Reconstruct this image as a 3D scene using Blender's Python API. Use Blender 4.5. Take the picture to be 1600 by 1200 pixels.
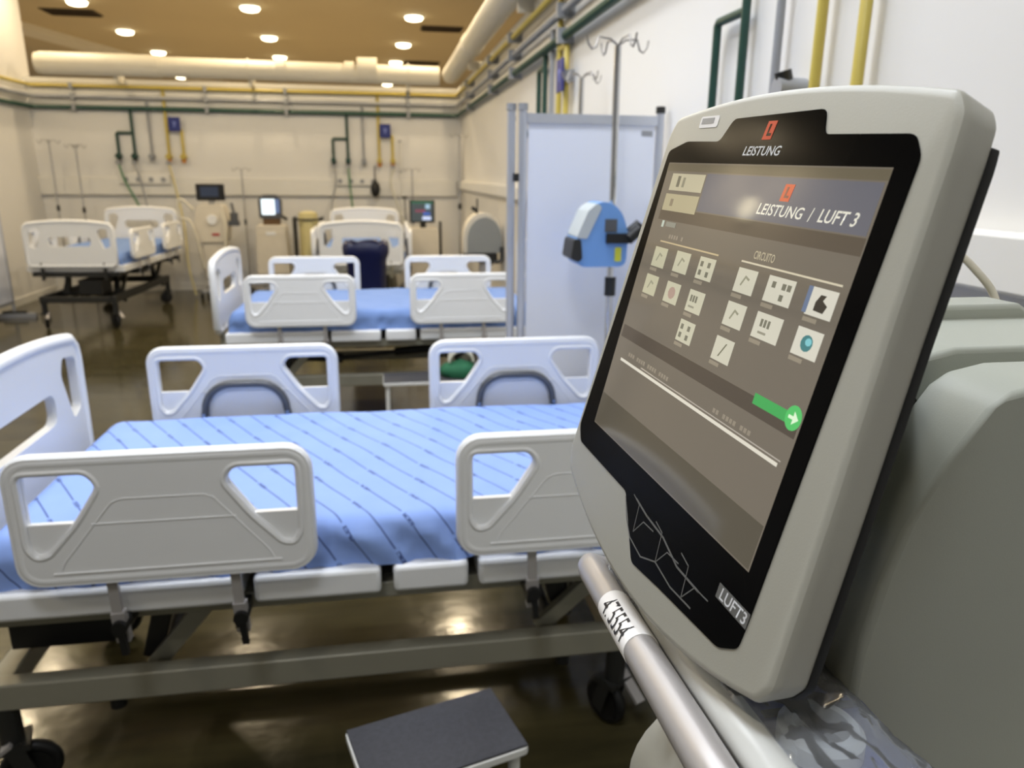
import bpy, bmesh, math, random
from mathutils import Vector, Matrix, noise

# ------------------------------------------------------------------ camera, world, light level
scene = bpy.context.scene
for o in list(bpy.data.objects):
    bpy.data.objects.remove(o)
COL = scene.collection
CAM_Z = 1.575
cam_d = bpy.data.cameras.new('camera')
cam = bpy.data.objects.new('camera', cam_d)
COL.objects.link(cam)
cam.matrix_world = Matrix(((0.98594714, 0.03608147, -0.16311456, 0.0),
                           (-0.16679162, 0.26768021, -0.94896146, 0.0),
                           (0.00942261, 0.96283198, 0.26993663, CAM_Z),
                           (0, 0, 0, 1)))
cam_d.sensor_width = 36.0
cam_d.lens = 1166.35 / 1600 * 36.0
cam_d.clip_start = 0.02
cam_d.clip_end = 100
cam_d.dof.use_dof = True
cam_d.dof.focus_distance = 0.56
cam_d.dof.aperture_fstop = 8.5
scene.camera = cam
vs = scene.view_settings
vs.view_transform = 'Standard'
vs.look = 'None'
vs.exposure = -0.06
vs.gamma = 1.0
vs.use_curve_mapping = False
world = bpy.data.worlds.new('world')
scene.world = world
world.use_nodes = True
bg = world.node_tree.nodes['Background']
bg.inputs[0].default_value = (0.95, 0.96, 1.0, 1)
bg.inputs[1].default_value = 0.23
WARM = (1.0, 0.80, 0.52)
COOL = (0.91, 0.945, 1.0)
P_WARM, P_NEAR, P_PANEL, P_FAR = 31.0, 15.0, 34.0, 34.0
SCREEN = 1.0

# ------------------------------------------------------------------ materials
def lin(r, g, b):
    f = lambda c: (c / 255) / 12.92 if c / 255 <= 0.04045 else ((c / 255 + 0.055) / 1.055) ** 2.4
    return (f(r), f(g), f(b), 1)
MATS = {}
def mat(name, rgb, rough=0.5, metal=0.0, var=0.06, scale=8.0, bump=0.0, bscale=60.0, spec=0.5, emit=None, es=1.0, alpha=1.0, coat=0.0):
    if name in MATS: return MATS[name]
    m = bpy.data.materials.new(name); m.use_nodes = True
    nt = m.node_tree; p = nt.nodes['Principled BSDF']
    c = lin(*rgb)
    tc = nt.nodes.new('ShaderNodeTexCoord')
    nz = nt.nodes.new('ShaderNodeTexNoise'); nz.inputs['Scale'].default_value = scale; nz.inputs['Detail'].default_value = 3
    nt.links.new(tc.outputs['Object'], nz.inputs['Vector'])
    mx = nt.nodes.new('ShaderNodeMix'); mx.data_type = 'RGBA'
    mx.inputs[6].default_value = tuple(max(0, v * (1 - var)) for v in c[:3]) + (1,)
    mx.inputs[7].default_value = tuple(min(1, v * (1 + var)) for v in c[:3]) + (1,)
    nt.links.new(nz.outputs[0], mx.inputs[0]); nt.links.new(mx.outputs[2], p.inputs['Base Color'])
    p.inputs['Roughness'].default_value = rough; p.inputs['Metallic'].default_value = metal
    p.inputs['Specular IOR Level'].default_value = spec
    p.inputs['Coat Weight'].default_value = coat
    if emit:
        p.inputs['Emission Color'].default_value = lin(*emit); p.inputs['Emission Strength'].default_value = es
    if bump:
        b = nt.nodes.new('ShaderNodeBump'); b.inputs['Strength'].default_value = bump; b.inputs['Distance'].default_value = 0.01
        n2 = nt.nodes.new('ShaderNodeTexNoise'); n2.inputs['Scale'].default_value = bscale
        nt.links.new(tc.outputs['Object'], n2.inputs['Vector']); nt.links.new(n2.outputs[0], b.inputs['Height'])
        nt.links.new(b.outputs[0], p.inputs['Normal'])
    if alpha < 1: p.inputs['Alpha'].default_value = alpha
    MATS[name] = m
    return m
M_WALL = mat('wall_paint', (226, 224, 220), 0.6, var=0.03, scale=1.2)
M_CEIL = mat('ceiling_board', (198, 184, 152), 0.8, var=0.07, scale=0.6)
M_TRIM = mat('trunking_white', (228, 226, 220), 0.45, var=0.02)
M_WHITE = mat('white_plastic', (236, 237, 238), 0.32, var=0.015)
M_WHITEM = mat('white_enamel', (226, 226, 222), 0.35, var=0.03)
M_GREY = mat('grey_plastic', (172, 171, 161), 0.42, var=0.02, bump=0.03, bscale=900)
M_GREYB = mat('grey_cover_plastic', (164, 167, 156), 0.5, var=0.03, bump=0.03, bscale=900)
M_GLASS = mat('black_glass', (9, 9, 10), 0.16, var=0.0, spec=0.03)
M_BLACK = mat('black_rubber', (12, 12, 13), 0.5, var=0.1)
M_DARK = mat('dark_metal', (46, 46, 44), 0.45, 0.3, var=0.1)
M_FRAME = mat('painted_frame', (150, 147, 132), 0.4, 0.2, var=0.05)
M_STEEL = mat('steel_tube', (176, 172, 170), 0.42, 0.35, var=0.04)
M_CHROME = mat('chrome', (205, 205, 205), 0.15, 1.0, var=0.02)
M_ALU = mat('anodised_aluminium', (200, 204, 214), 0.35, 0.6, var=0.03)
M_HANDLE = mat('handle_grey', (92, 94, 98), 0.35, 0.3, var=0.04)
M_PANEL = mat('screen_pvc', (228, 232, 244), 0.55, var=0.02, scale=2)
M_GREENP = mat('green_pipe_paint', (28, 66, 55), 0.4, var=0.06)
M_GREYP = mat('grey_pipe_paint', (150, 152, 156), 0.4, var=0.05)
M_YELP = mat('yellow_pipe_paint', (198, 178, 84), 0.4, var=0.05)
M_BRASS = mat('orange_valve', (190, 120, 30), 0.4, 0.2, var=0.05)
M_SIGN = mat('blue_sign', (32, 44, 120), 0.5, var=0.04)
M_SIGNL = mat('sign_mark', (110, 122, 190), 0.5)
M_DUCT = mat('duct_paint', (228, 222, 206), 0.45, var=0.03)
M_VENTD = mat('vent_dark', (58, 46, 32), 0.7)
M_NAVY = mat('navy_bag', (16, 24, 70), 0.35, var=0.15, bump=0.5, bscale=22)
M_YBAG = mat('yellow_bag', (204, 192, 138), 0.5, var=0.12)
M_PUMP = mat('pump_blue', (112, 158, 216), 0.4, var=0.03)
M_PUMPG = mat('pump_grey', (190, 196, 196), 0.45)
M_YEL = mat('yellow_sticker', (214, 214, 60), 0.5)
M_MATBLK = mat('ribbed_rubber_mat', (56, 56, 61), 0.75, var=0.35, scale=90, bump=0.4, bscale=300)
M_GREENC = mat('green_cloth', (30, 98, 66), 0.8, var=0.2)
M_HOSE = mat('clear_hose', (206, 204, 190), 0.3, var=0.05)
M_GHOSE = mat('green_hose', (70, 124, 84), 0.4)
M_WBAR = mat('white_bar_plastic', (214, 216, 214), 0.35)
M_BLUEB = mat('blue_pouch', (30, 58, 140), 0.4, var=0.12)
M_DOME = mat('dome_cover_grey', (140, 142, 140), 0.5)
M_BEIGE = mat('beige_machine', (214, 206, 190), 0.45)
M_TAPE = mat('paper_label', (238, 236, 234), 0.6, var=0.02)
M_INK = mat('label_ink', (28, 26, 28), 0.6)
M_LENS = mat('lamp_diffuser', (255, 250, 235), 0.5, emit=(255, 240, 200), es=9.0)
M_PANELL = mat('led_diffuser', (255, 255, 255), 0.5, emit=(225, 238, 255), es=5.0)
M_HALL = mat('pale_hall_floor', (214, 202, 178), 0.4, var=0.05, scale=2)
M_HOOK = mat('hook_steel', (150, 146, 142), 0.35, 0.6)
M_TAN = mat('corrugated_tube', (214, 208, 190), 0.4)

def floor_mat():
    m = bpy.data.materials.new('glossy_brown_vinyl'); m.use_nodes = True
    nt = m.node_tree; p = nt.nodes['Principled BSDF']; N = nt.nodes.new; L = nt.links.new
    tc = N('ShaderNodeTexCoord'); mp = N('ShaderNodeMapping'); mp.inputs['Scale'].default_value = (0.7, 5.0, 1)
    L(tc.outputs['Object'], mp.inputs[0])
    n1 = N('ShaderNodeTexNoise'); n1.inputs['Scale'].default_value = 2.2; n1.inputs['Detail'].default_value = 6
    L(mp.outputs[0], n1.inputs['Vector'])
    r = N('ShaderNodeValToRGB'); r.color_ramp.elements[0].position = 0.3; r.color_ramp.elements[1].position = 0.75
    r.color_ramp.elements[0].color = lin(50, 47, 31); r.color_ramp.elements[1].color = lin(78, 72, 47)
    L(n1.outputs[0], r.inputs[0]); L(r.outputs[0], p.inputs['Base Color'])
    p.inputs['Specular IOR Level'].default_value = 0.36
    n2 = N('ShaderNodeTexNoise'); n2.inputs['Scale'].default_value = 9; n2.inputs['Detail'].default_value = 4
    L(tc.outputs['Object'], n2.inputs['Vector'])
    b = N('ShaderNodeBump'); b.inputs['Strength'].default_value = 0.10; b.inputs['Distance'].default_value = 0.01
    L(n2.outputs[0], b.inputs['Height']); L(b.outputs[0], p.inputs['Normal'])
    mr = N('ShaderNodeMapRange'); mr.inputs[3].default_value = 0.08; mr.inputs[4].default_value = 0.2
    L(n2.outputs[0], mr.inputs[0]); L(mr.outputs[0], p.inputs['Roughness'])
    return m
M_FLOOR = floor_mat()

def sheet_mat(name, striped):
    m = bpy.data.materials.new(name); m.use_nodes = True
    nt = m.node_tree; p = nt.nodes['Principled BSDF']; N = nt.nodes.new; L = nt.links.new
    p.inputs['Roughness'].default_value = 0.75
    p.inputs['Specular IOR Level'].default_value = 0.25
    def math_(op, a, b=None):
        n = N('ShaderNodeMath'); n.operation = op
        for i, v in enumerate((a, b)):
            if v is None: continue
            if isinstance(v, (int, float)): n.inputs[i].default_value = v
            else: L(v, n.inputs[i])
        return n.outputs[0]
    uv = N('ShaderNodeUVMap'); uv.uv_map = 'unrolled'
    nz = N('ShaderNodeTexNoise'); nz.inputs['Scale'].default_value = 9; L(uv.outputs[0], nz.inputs['Vector'])
    base = N('ShaderNodeMix'); base.data_type = 'RGBA'
    base.inputs[6].default_value = lin(132, 160, 222); base.inputs[7].default_value = lin(146, 173, 232)
    L(nz.outputs[0], base.inputs[0])
    if not striped:
        base.inputs[6].default_value = lin(112, 142, 200); base.inputs[7].default_value = lin(130, 158, 214)
        L(base.outputs[2], p.inputs['Base Color']); return m
    s = N('ShaderNodeSeparateXYZ'); L(uv.outputs[0], s.inputs[0])
    dx, dy = math.cos(math.radians(-59)), math.sin(math.radians(-59))
    across = math_('ADD', math_('MULTIPLY', s.outputs[0], -dy), math_('MULTIPLY', s.outputs[1], dx))
    along = math_('ADD', math_('MULTIPLY', s.outputs[0], dx), math_('MULTIPLY', s.outputs[1], dy))
    t = math_('DIVIDE', across, 0.068)
    fr = math_('FRACT', t); row = math_('FLOOR', t)
    dist = math_('ABSOLUTE', math_('SUBTRACT', fr, 0.5))
    ph = math_('MULTIPLY', row, 0.37)
    al = math_('FRACT', math_('ADD', math_('DIVIDE', along, 0.21), ph))
    word = math_('GREATER_THAN', al, 0.80)
    width = math_('ADD', math_('MULTIPLY', word, 0.045), 0.028)
    line = math_('LESS_THAN', dist, width)
    gap = math_('MULTIPLY', math_('GREATER_THAN', al, 0.75), math_('LESS_THAN', al, 0.80))
    letters = N('ShaderNodeTexNoise'); letters.inputs['Scale'].default_value = 160; L(uv.outputs[0], letters.inputs['Vector'])
    lt = math_('GREATER_THAN', letters.outputs[0], 0.44)
    keep = math_('MAXIMUM', math_('SUBTRACT', 1.0, word), lt)
    k = math_('MULTIPLY', math_('MULTIPLY', line, math_('SUBTRACT', 1.0, gap)), keep)
    k = math_('MULTIPLY', k, 0.85)
    mx = N('ShaderNodeMix'); mx.data_type = 'RGBA'
    L(k, mx.inputs[0]); L(base.outputs[2], mx.inputs[6]); mx.inputs[7].default_value = lin(40, 56, 112)
    L(mx.outputs[2], p.inputs['Base Color'])
    return m
M_SHEET = sheet_mat('striped_blue_sheet', True)
M_SHEETP = sheet_mat('plain_blue_sheet', False)

def film_mat():
    m = bpy.data.materials.new('clear_plastic_film'); m.use_nodes = True
    nt = m.node_tree; N = nt.nodes.new; L = nt.links.new
    out = nt.nodes['Material Output']; nt.nodes.remove(nt.nodes['Principled BSDF'])
    tr = N('ShaderNodeBsdfTransparent'); tr.inputs[0].default_value = (0.93, 0.95, 0.98, 1)
    gl = N('ShaderNodeBsdfGlossy'); gl.inputs['Roughness'].default_value = 0.12
    df = N('ShaderNodeBsdfDiffuse'); df.inputs[0].default_value = (0.88, 0.92, 0.98, 1)
    lw = N('ShaderNodeLayerWeight'); lw.inputs[0].default_value = 0.2
    a = N('ShaderNodeMixShader'); a.inputs[0].default_value = 0.15
    L(tr.outputs[0], a.inputs[1]); L(df.outputs[0], a.inputs[2])
    b = N('ShaderNodeMixShader'); L(lw.outputs['Fresnel'], b.inputs[0])
    L(a.outputs[0], b.inputs[1]); L(gl.outputs[0], b.inputs[2]); L(b.outputs[0], out.inputs[0])
    return m
M_FILM = film_mat()

def screen_mat(name, rgb, k=1.0):
    return mat('display_' + name, (6, 6, 6), 0.07, var=0.0, emit=rgb, es=SCREEN * k, spec=0.4)

# ------------------------------------------------------------------ mesh helpers
class MB:
    def __init__(s): s.v = []; s.f = []
    def add(s, vs_, fs_):
        n = len(s.v); s.v += [tuple(v) for v in vs_]; s.f += [tuple(i + n for i in f) for f in fs_]; return s
    def box(s, x0, x1, y0, y1, z0, z1):
        return s.add([(x0, y0, z0), (x1, y0, z0), (x1, y1, z0), (x0, y1, z0), (x0, y0, z1), (x1, y0, z1), (x1, y1, z1), (x0, y1, z1)],
                     [(0, 3, 2, 1), (4, 5, 6, 7), (0, 1, 5, 4), (1, 2, 6, 5), (2, 3, 7, 6), (3, 0, 4, 7)])
    def bar(s, a, b, w, h, up=(0, 0, 1)):
        a, b = Vector(a), Vector(b); d = (b - a).normalized(); up = Vector(up)
        if abs(d.dot(up)) > 0.98: up = Vector((1, 0, 0))
        r = d.cross(up).normalized(); u = r.cross(d)
        vs_ = [p + r * i * w / 2 + u * j * h / 2 for p in (a, b) for i, j in ((-1, -1), (1, -1), (1, 1), (-1, 1))]
        return s.add(vs_, [(0, 1, 2, 3), (7, 6, 5, 4), (0, 4, 5, 1), (1, 5, 6, 2), (2, 6, 7, 3), (3, 7, 4, 0)])
    def tube(s, pts, r, n=10, closed=False, cap=True):
        pts = [Vector(p) for p in pts]; m = len(pts)
        rs = r if isinstance(r, (list, tuple)) else [r] * m
        rings = []; prev = None
        for i, p in enumerate(pts):
            if closed: d = pts[(i + 1) % m] - pts[i - 1]
            else: d = pts[min(i + 1, m - 1)] - pts[max(i - 1, 0)]
            d.normalize()
            if prev is None:
                ref = Vector((0, 0, 1)) if abs(d.z) < 0.9 else Vector((1, 0, 0))
                u = d.cross(ref).normalized()
            else:
                u = prev - d * prev.dot(d)
                if u.length < 1e-6: u = d.orthogonal()
                u.normalize()
            prev = u; w = d.cross(u)
            rings.append([p + (u * math.cos(2 * math.pi * k / n) + w * math.sin(2 * math.pi * k / n)) * rs[i] for k in range(n)])
        vs_ = [q for rg in rings for q in rg]; fs_ = []
        for i in range(m if closed else m - 1):
            j = (i + 1) % m
            for k in range(n):
                fs_.append((i * n + k, i * n + (k + 1) % n, j * n + (k + 1) % n, j * n + k))
        if cap and not closed:
            fs_.append(tuple(reversed(range(n)))); fs_.append(tuple((m - 1) * n + k for k in range(n)))
        return s.add(vs_, fs_)
    def cyl(s, a, b, r, n=16, r2=None): return s.tube([a, b], [r, r if r2 is None else r2], n)
    def lathe(s, prof, c=(0, 0, 0), n=20):
        vs_ = [(c[0] + r * math.cos(2 * math.pi * k / n), c[1] + r * math.sin(2 * math.pi * k / n), c[2] + z) for r, z in prof for k in range(n)]
        fs_ = [(i * n + k, i * n + (k + 1) % n, (i + 1) * n + (k + 1) % n, (i + 1) * n + k) for i in range(len(prof) - 1) for k in range(n)]
        fs_.append(tuple(reversed(range(n)))); fs_.append(tuple((len(prof) - 1) * n + k for k in range(n)))
        return s.add(vs_, fs_)
    def prism(s, outline, holes, fn, t0, t1):
        """2D outline with holes extruded; fn(a, b, t) -> 3D point"""
        bm = bmesh.new(); loops = []
        for lp in [outline] + list(holes):
            vv = [bm.verts.new((p[0], p[1], 0)) for p in lp]; loops.append(len(vv))
            for i in range(len(vv)): bm.edges.new((vv[i], vv[(i + 1) % len(vv)]))
        bm.verts.index_update()
        bmesh.ops.triangle_fill(bm, use_beauty=True, use_dissolve=False, edges=bm.edges[:], normal=(0, 0, 1))
        bm.verts.index_update(); pts = [v.co.copy() for v in bm.verts]; tris = [[v.index for v in f.verts] for f in bm.faces]
        bm.free(); n = len(pts)
        vs_ = [fn(p.x, p.y, t0) for p in pts] + [fn(p.x, p.y, t1) for p in pts]
        fs_ = [tuple(t) for t in tris] + [tuple(i + n for i in reversed(t)) for t in tris]
        k = 0
        for ln in loops:
            for i in range(ln):
                a, b = k + i, k + (i + 1) % ln; fs_.append((a, b, b + n, a + n))
            k += ln
        return s.add(vs_, fs_)
    def mesh(s, name, m, smooth=None):
        me = bpy.data.meshes.new(name); me.from_pydata(s.v, [], s.f); me.update()
        bm = bmesh.new(); bm.from_mesh(me); bmesh.ops.recalc_face_normals(bm, faces=bm.faces[:]); bm.to_mesh(me); bm.free()
        me.materials.append(m)
        if smooth:
            me.polygons.foreach_set('use_smooth', [True] * len(me.polygons)); me.set_sharp_from_angle(angle=math.radians(smooth))
        return me

def obj(name, me, parent=None, bevel=0.0, seg=2):
    o = bpy.data.objects.new(name, me); COL.objects.link(o); o.parent = parent
    if bevel:
        b = o.modifiers.new('bevel', 'BEVEL'); b.width = bevel; b.segments = seg; b.limit_method = 'ANGLE'; b.angle_limit = math.radians(35)
        b.harden_normals = False
        me.polygons.foreach_set('use_smooth', [True] * len(me.polygons)); me.set_sharp_from_angle(angle=math.radians(50))
    return o
def part(name, mb, m, parent, smooth=None, bevel=0.0, seg=2, label=None):
    o = obj(name, mb.mesh(name, m, smooth), parent, bevel, seg)
    if label: o['label'] = label
    return o
def tag(o, label, cat, group=None):
    o['label'] = label; o['category'] = cat
    if group: o['group'] = group
    return o
def thing(name, label, cat, loc=(0, 0, 0), rz=0.0, group=None):
    o = bpy.data.objects.new(name, None); o.empty_display_size = 0.1; COL.objects.link(o)
    o.location = loc; o.rotation_euler = (0, 0, rz)
    return tag(o, label, cat, group)
def struct(name, mb, m, bevel=0.0):
    o = part(name, mb, m, None, bevel=bevel); o['kind'] = 'structure'; return o
def copy_tree(o, parent=None):
    c = o.copy(); COL.objects.link(c); c.parent = parent
    for ch in list(o.children): copy_tree(ch, c)
    return c
def arc(cx, cy, r, a0, a1, n):
    return [(cx + r * math.cos(math.radians(a0 + (a1 - a0) * i / n)), cy + r * math.sin(math.radians(a0 + (a1 - a0) * i / n))) for i in range(n + 1)]
def rrect(x0, x1, y0, y1, r, n=5):
    return arc(x1 - r, y1 - r, r, 0, 90, n) + arc(x0 + r, y1 - r, r, 90, 180, n) + arc(x0 + r, y0 + r, r, 180, 270, n) + arc(x1 - r, y0 + r, r, 270, 360, n)
def round_poly(pts, r, n=4):
    out = []; m = len(pts)
    for i in range(m):
        p0, p, p1 = Vector(pts[i - 1]), Vector(pts[i]), Vector(pts[(i + 1) % m])
        a = (p0 - p); b = (p1 - p); k = min(r, a.length * 0.45, b.length * 0.45)
        s_, e_ = p + a.normalized() * k, p + b.normalized() * k
        for j in range(n + 1):
            t = j / n; q = s_ * (1 - t) ** 2 + p * 2 * t * (1 - t) + e_ * t * t; out.append((q.x, q.y))
    return out
def smooth_path(pts, n=6):
    """Catmull-Rom"""
    P = [Vector(p) for p in pts]; P = [P[0] * 2 - P[1]] + P + [P[-1] * 2 - P[-2]]; out = []
    for i in range(1, len(P) - 2):
        for j in range(n):
            t = j / n; a, b, c, d = P[i - 1], P[i], P[i + 1], P[i + 2]
            out.append(0.5 * ((2 * b) + (c - a) * t + (2 * a - 5 * b + 4 * c - d) * t * t + (3 * b - a - 3 * c + d) * t ** 3))
    out.append(P[-2]); return out
XZ = lambda a, b, t: (a, t, b)
YZ = lambda a, b, t: (t, a, b)
XY = lambda a, b, t: (a, b, t)

# ------------------------------------------------------------------ room shell
XR, XL, YB, ZC, ZW = 1.12, -4.35, 10.9, 4.0, 2.68
struct('floor', MB().box(-12, 8, -8, YB + 0.05, -0.1, 0), M_FLOOR)
struct('floor_hall', MB().box(-12, 8, YB + 0.05, 30, -0.1, 0), M_HALL)  # unseen floor, made pale to bounce light up onto the hall ceiling
struct('ceiling', MB().box(-12, 8, -8, 30, ZC, ZC + 0.1), M_CEIL)
struct('wall_back', MB().box(XL, XR + 0.1, YB, YB + 0.1, 0, ZW), M_WALL)
struct('wall_right', MB().box(XR, XR + 0.1, -6, YB, 0, ZW), M_WALL)
struct('wall_left', MB().box(XL - 0.15, XL, 2, YB + 0.15, 0, ZC), M_WALL)
struct('wall_far', MB().box(-12, 8, 27, 27.1, 0, ZC), M_WALL)
t = struct('trim_1', MB().box(XL, XR, YB - 0.05, YB, 2.635, ZW + 0.015), M_TRIM)
t = struct('trim_2', MB().box(XR - 0.05, XR, -6, YB - 0.05, 2.635, ZW + 0.015), M_TRIM)
struct('baseboard_back', MB().box(XL, XR, YB - 0.015, YB, 0, 0.09), M_TRIM)
struct('baseboard_right', MB().box(XR - 0.015, XR, -6, YB - 0.015, 0, 0.09), M_TRIM)
struct('baseboard_left', MB().box(XL, XL + 0.015, 2, YB - 0.015, 0, 0.09), M_TRIM)
# service trunking along the walls at bed-head height
struct('trim_3', MB().box(XL, XR - 0.075, YB - 0.06, YB, 1.27, 1.49), M_TRIM, bevel=0.008)
struct('trim_4', MB().box(XR - 0.06, XR, -4, YB - 0.06, 1.38, 1.485), M_TRIM, bevel=0.008)
for k_, z_ in enumerate((2.41, 2.535)):
    struct('trim_%d' % (6 + 2 * k_), MB().box(XL, XR, YB - 0.018, YB, z_ - 0.03, z_ + 0.03), M_TRIM, bevel=0.006)
    struct('trim_%d' % (7 + 2 * k_), MB().box(XR - 0.018, XR, -6, YB - 0.018, z_ - 0.03, z_ + 0.03), M_TRIM, bevel=0.006)
struct('trim_5', MB().bar((-6.9, 11.6, 3.95), (-4.2, 24.0, 3.95), 0.5, 0.1), M_DUCT)

# ------------------------------------------------------------------ ceiling lamps
def downlight(x, y, color, power, label, group):
    t_ = thing('ceiling_downlight', label, 'ceiling light', (x, y, ZC), 0, group)
    part('trim_ring', MB().lathe([(0.17, 0), (0.17, -0.012), (0.14, -0.02), (0.14, 0)], n=24), M_WHITEM, t_, smooth=40)
    part('diffuser', MB().lathe([(0.14, -0.002), (0.14, -0.035), (0.12, -0.06), (0.06, -0.075)], n=24), M_LENS, t_, smooth=60)
    ld = bpy.data.lights.new('lamp', 'AREA'); ld.shape = 'DISK'; ld.size = 0.2; ld.color = color; ld.energy = power
    lo = bpy.data.objects.new('lamp', ld); COL.objects.link(lo); lo.parent = t_; lo.location = (0, 0, -0.09)
    return t_
far = [(-4.34, 13.06), (-4.42, 15.52), (-4.51, 17.97), (-1.87, 12.96), (-1.95, 15.61), (-2.07, 18.1), (0.61, 13.14), (0.52, 15.82), (0.42, 18.28), (0.27, 22.6), (-5.1, 22.3)]
for x, y in far:
    downlight(x, y, WARM, P_FAR, 'round warm recessed downlight in the tan ceiling past the end wall', 'downlights beyond the end wall')
for x, y in ((-3.85, 10.4), (-1.6, 10.4), (0.5, 10.4), (-3.86, 7.1), (-3.88, 8.0), (-1.6, 7.6), (0.7, 7.15), (0.76, 8.05)):
    downlight(x, y, WARM, P_WARM * (0.6 if x < -3 else 1.0), 'round warm recessed downlight over the far beds', 'downlights above the far beds')
for x, y in ((-1.9, 5.45), (0.3, 5.45), (-1.9, 2.9), (-2.4, -0.5), (-0.9, -1.2)):  # last two are added behind the camera as fill for the rail faces
    downlight(x, y, (1, 0.92, 0.78), P_NEAR, 'round white recessed downlight out of view, lighting the two near beds', 'downlights above the near beds')
t_ = thing('glare_lamp', 'round white lamp added high on the left wall for the touchscreen glare', 'added lamp', (XL, 7.4, 3.28))  # added out of view so its reflection makes a glare on the touchscreen
part('rim', MB().cyl((0, 0, 0), (0.05, 0, 0), 0.16, 24), M_WHITEM, t_, smooth=40)
part('diffuser', MB().cyl((0.05, 0, 0), (0.075, 0, 0), 0.135, 24, 0.11), M_LENS, t_, smooth=40)
for x, y in ((0.25, 2.05), (-1.0, 2.05), (0.25, 3.75), (-1.0, 3.75), (-0.4, -0.2)):  # panels added out of view for the cool near light, last as front fill
    t_ = thing('unseen_panel_light', 'square cool white panel light, unseen in the ceiling, lighting the near beds', 'ceiling light', (x, y, ZC), 0, 'panel lights above the near beds')
    part('frame', MB().box(-0.32, 0.32, -0.32, 0.32, -0.02, 0), M_WHITEM, t_)
    part('diffuser', MB().box(-0.29, 0.29, -0.29, 0.29, -0.026, -0.02), M_PANELL, t_)
    ld = bpy.data.lights.new('lamp', 'AREA'); ld.shape = 'SQUARE'; ld.size = 0.58; ld.color = COOL; ld.energy = P_PANEL
    lo = bpy.data.objects.new('lamp', ld); COL.objects.link(lo); lo.parent = t_; lo.location = (0, 0, -0.04)
def vent(x, y, w, d, where):
    t_ = thing('air_vent', 'dark slatted air vent in the tan ceiling %s' % where, 'air vent', (x, y, ZC))
    part('frame', MB().prism(rrect(-w, w, -d, d, 0.01, 1), [rrect(-w + .03, w - .03, -d + .03, d - .03, 0.005, 1)], XY, -0.012, 0), M_VENTD, t_)
    me = MB().box(-w + .03, w - .03, -0.008, 0.008, -0.03, 0).mesh('slat', M_VENTD)
    for i in range(7):
        o = obj('slat', me, t_); o.location = (0, -d + .05 + i * (2 * d - .1) / 6, 0); o.rotation_euler = (0.5, 0, 0)
vent(1.13, 14.1, 0.36, 0.22, 'between a lamp row and the lengthwise duct'); vent(-4.75, 14.0, 0.4, 0.25, 'beside the left lamp row'); vent(1.0, 18.3, 0.4, 0.22, 'above the duct corner')

# ------------------------------------------------------------------ ducts
t = thing('air_duct', 'large round cream air duct spanning above the end wall', 'duct', (-1.5, 10.55, 2.825))
part('duct_tube', MB().cyl((-2.55, 0, 0.0), (2.3, 0, -0.015), 0.118, 24), M_DUCT, t, smooth=40)
for x in (-1.2, 0.3, 1.15):
    part('joint_collar', MB().cyl((x - 0.06, 0, 0), (x + 0.06, 0, 0), 0.132, 24), M_DUCT, t, smooth=40)
part('sleeve', MB().cyl((-2.5, 0, 0), (-1.2, 0, 0), 0.13, 24), M_DUCT, t, smooth=40)
part('tee_cap', MB().cyl((1.25, 0, 0.03), (1.5, 0, 0.03), 0.155, 24), M_DUCT, t, smooth=40)
for x in (-1.7, -0.1, 1.9):
    part('wall_bracket', MB().box(x - 0.02, x + 0.02, 0.06, 0.35, -0.19, -0.09), M_DUCT, t)
    part('hanger_strap', MB().tube([(x, 0.125 * math.cos(a * math.pi / 8), 0.125 * math.sin(a * math.pi / 8)) for a in range(16)], 0.008, 6, closed=True), M_DUCT, t)
t = thing('air_duct', 'round cream air duct running lengthwise above the right wall', 'duct', (0.94, 5, 2.82))
part('duct_tube', MB().cyl((0, -6, 0), (0, 5.45, 0), 0.108, 24), M_DUCT, t, smooth=40)
for y in (-3, 0, 3): part('joint_collar', MB().cyl((0, y - .05, 0), (0, y + .05, 0), 0.118, 24), M_DUCT, t, smooth=40)
for y in (-2.5, 0.5, 3.5): part('wall_bracket', MB().box(0.02, 0.178, y - 0.02, y + 0.02, -0.18, -0.09), M_DUCT, t)

# ------------------------------------------------------------------ gas pipes
def pipe_run(z, r, m, off, color):
    t_ = thing('gas_pipe', 'long thin %s gas pipe running high around the ward walls' % color, 'pipe', (0, YB - off, z))
    part('pipe', MB().tube([(XL + off, -8, 0), (XL + off, -0.03, 0), (XL + off + .03, 0, 0), (XR - off - .03, 0, 0), (XR - off, -0.03, 0), (XR - off, -16, 0)], r, 10), m, t_, smooth=50)
    me = MB().box(-0.02, 0.02, -0.02 - r, off, -r - 0.015, r + 0.015).mesh('clip', M_GREYP)
    for x in (-3.8, -2.2, -1.2, 0.4):
        o = obj('clip', me, t_); o.location = (x, 0, 0)
    me2 = MB().box(-0.02 - r, off, -0.02, 0.02, -r - 0.015, r + 0.015).mesh('clip', M_GREYP)
    for y in (-1.5, -3.4, -4.6, -6.3):
        o = obj('clip', me2, t_); o.location = (XR - off, y, 0)
    return t_
pipe_run(2.345, 0.026, M_GREENP, 0.05, 'dark green')
pipe_run(2.475, 0.024, M_GREYP, 0.06, 'grey')
pipe_run(2.60, 0.02, M_YELP, 0.07, 'yellow')

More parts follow.
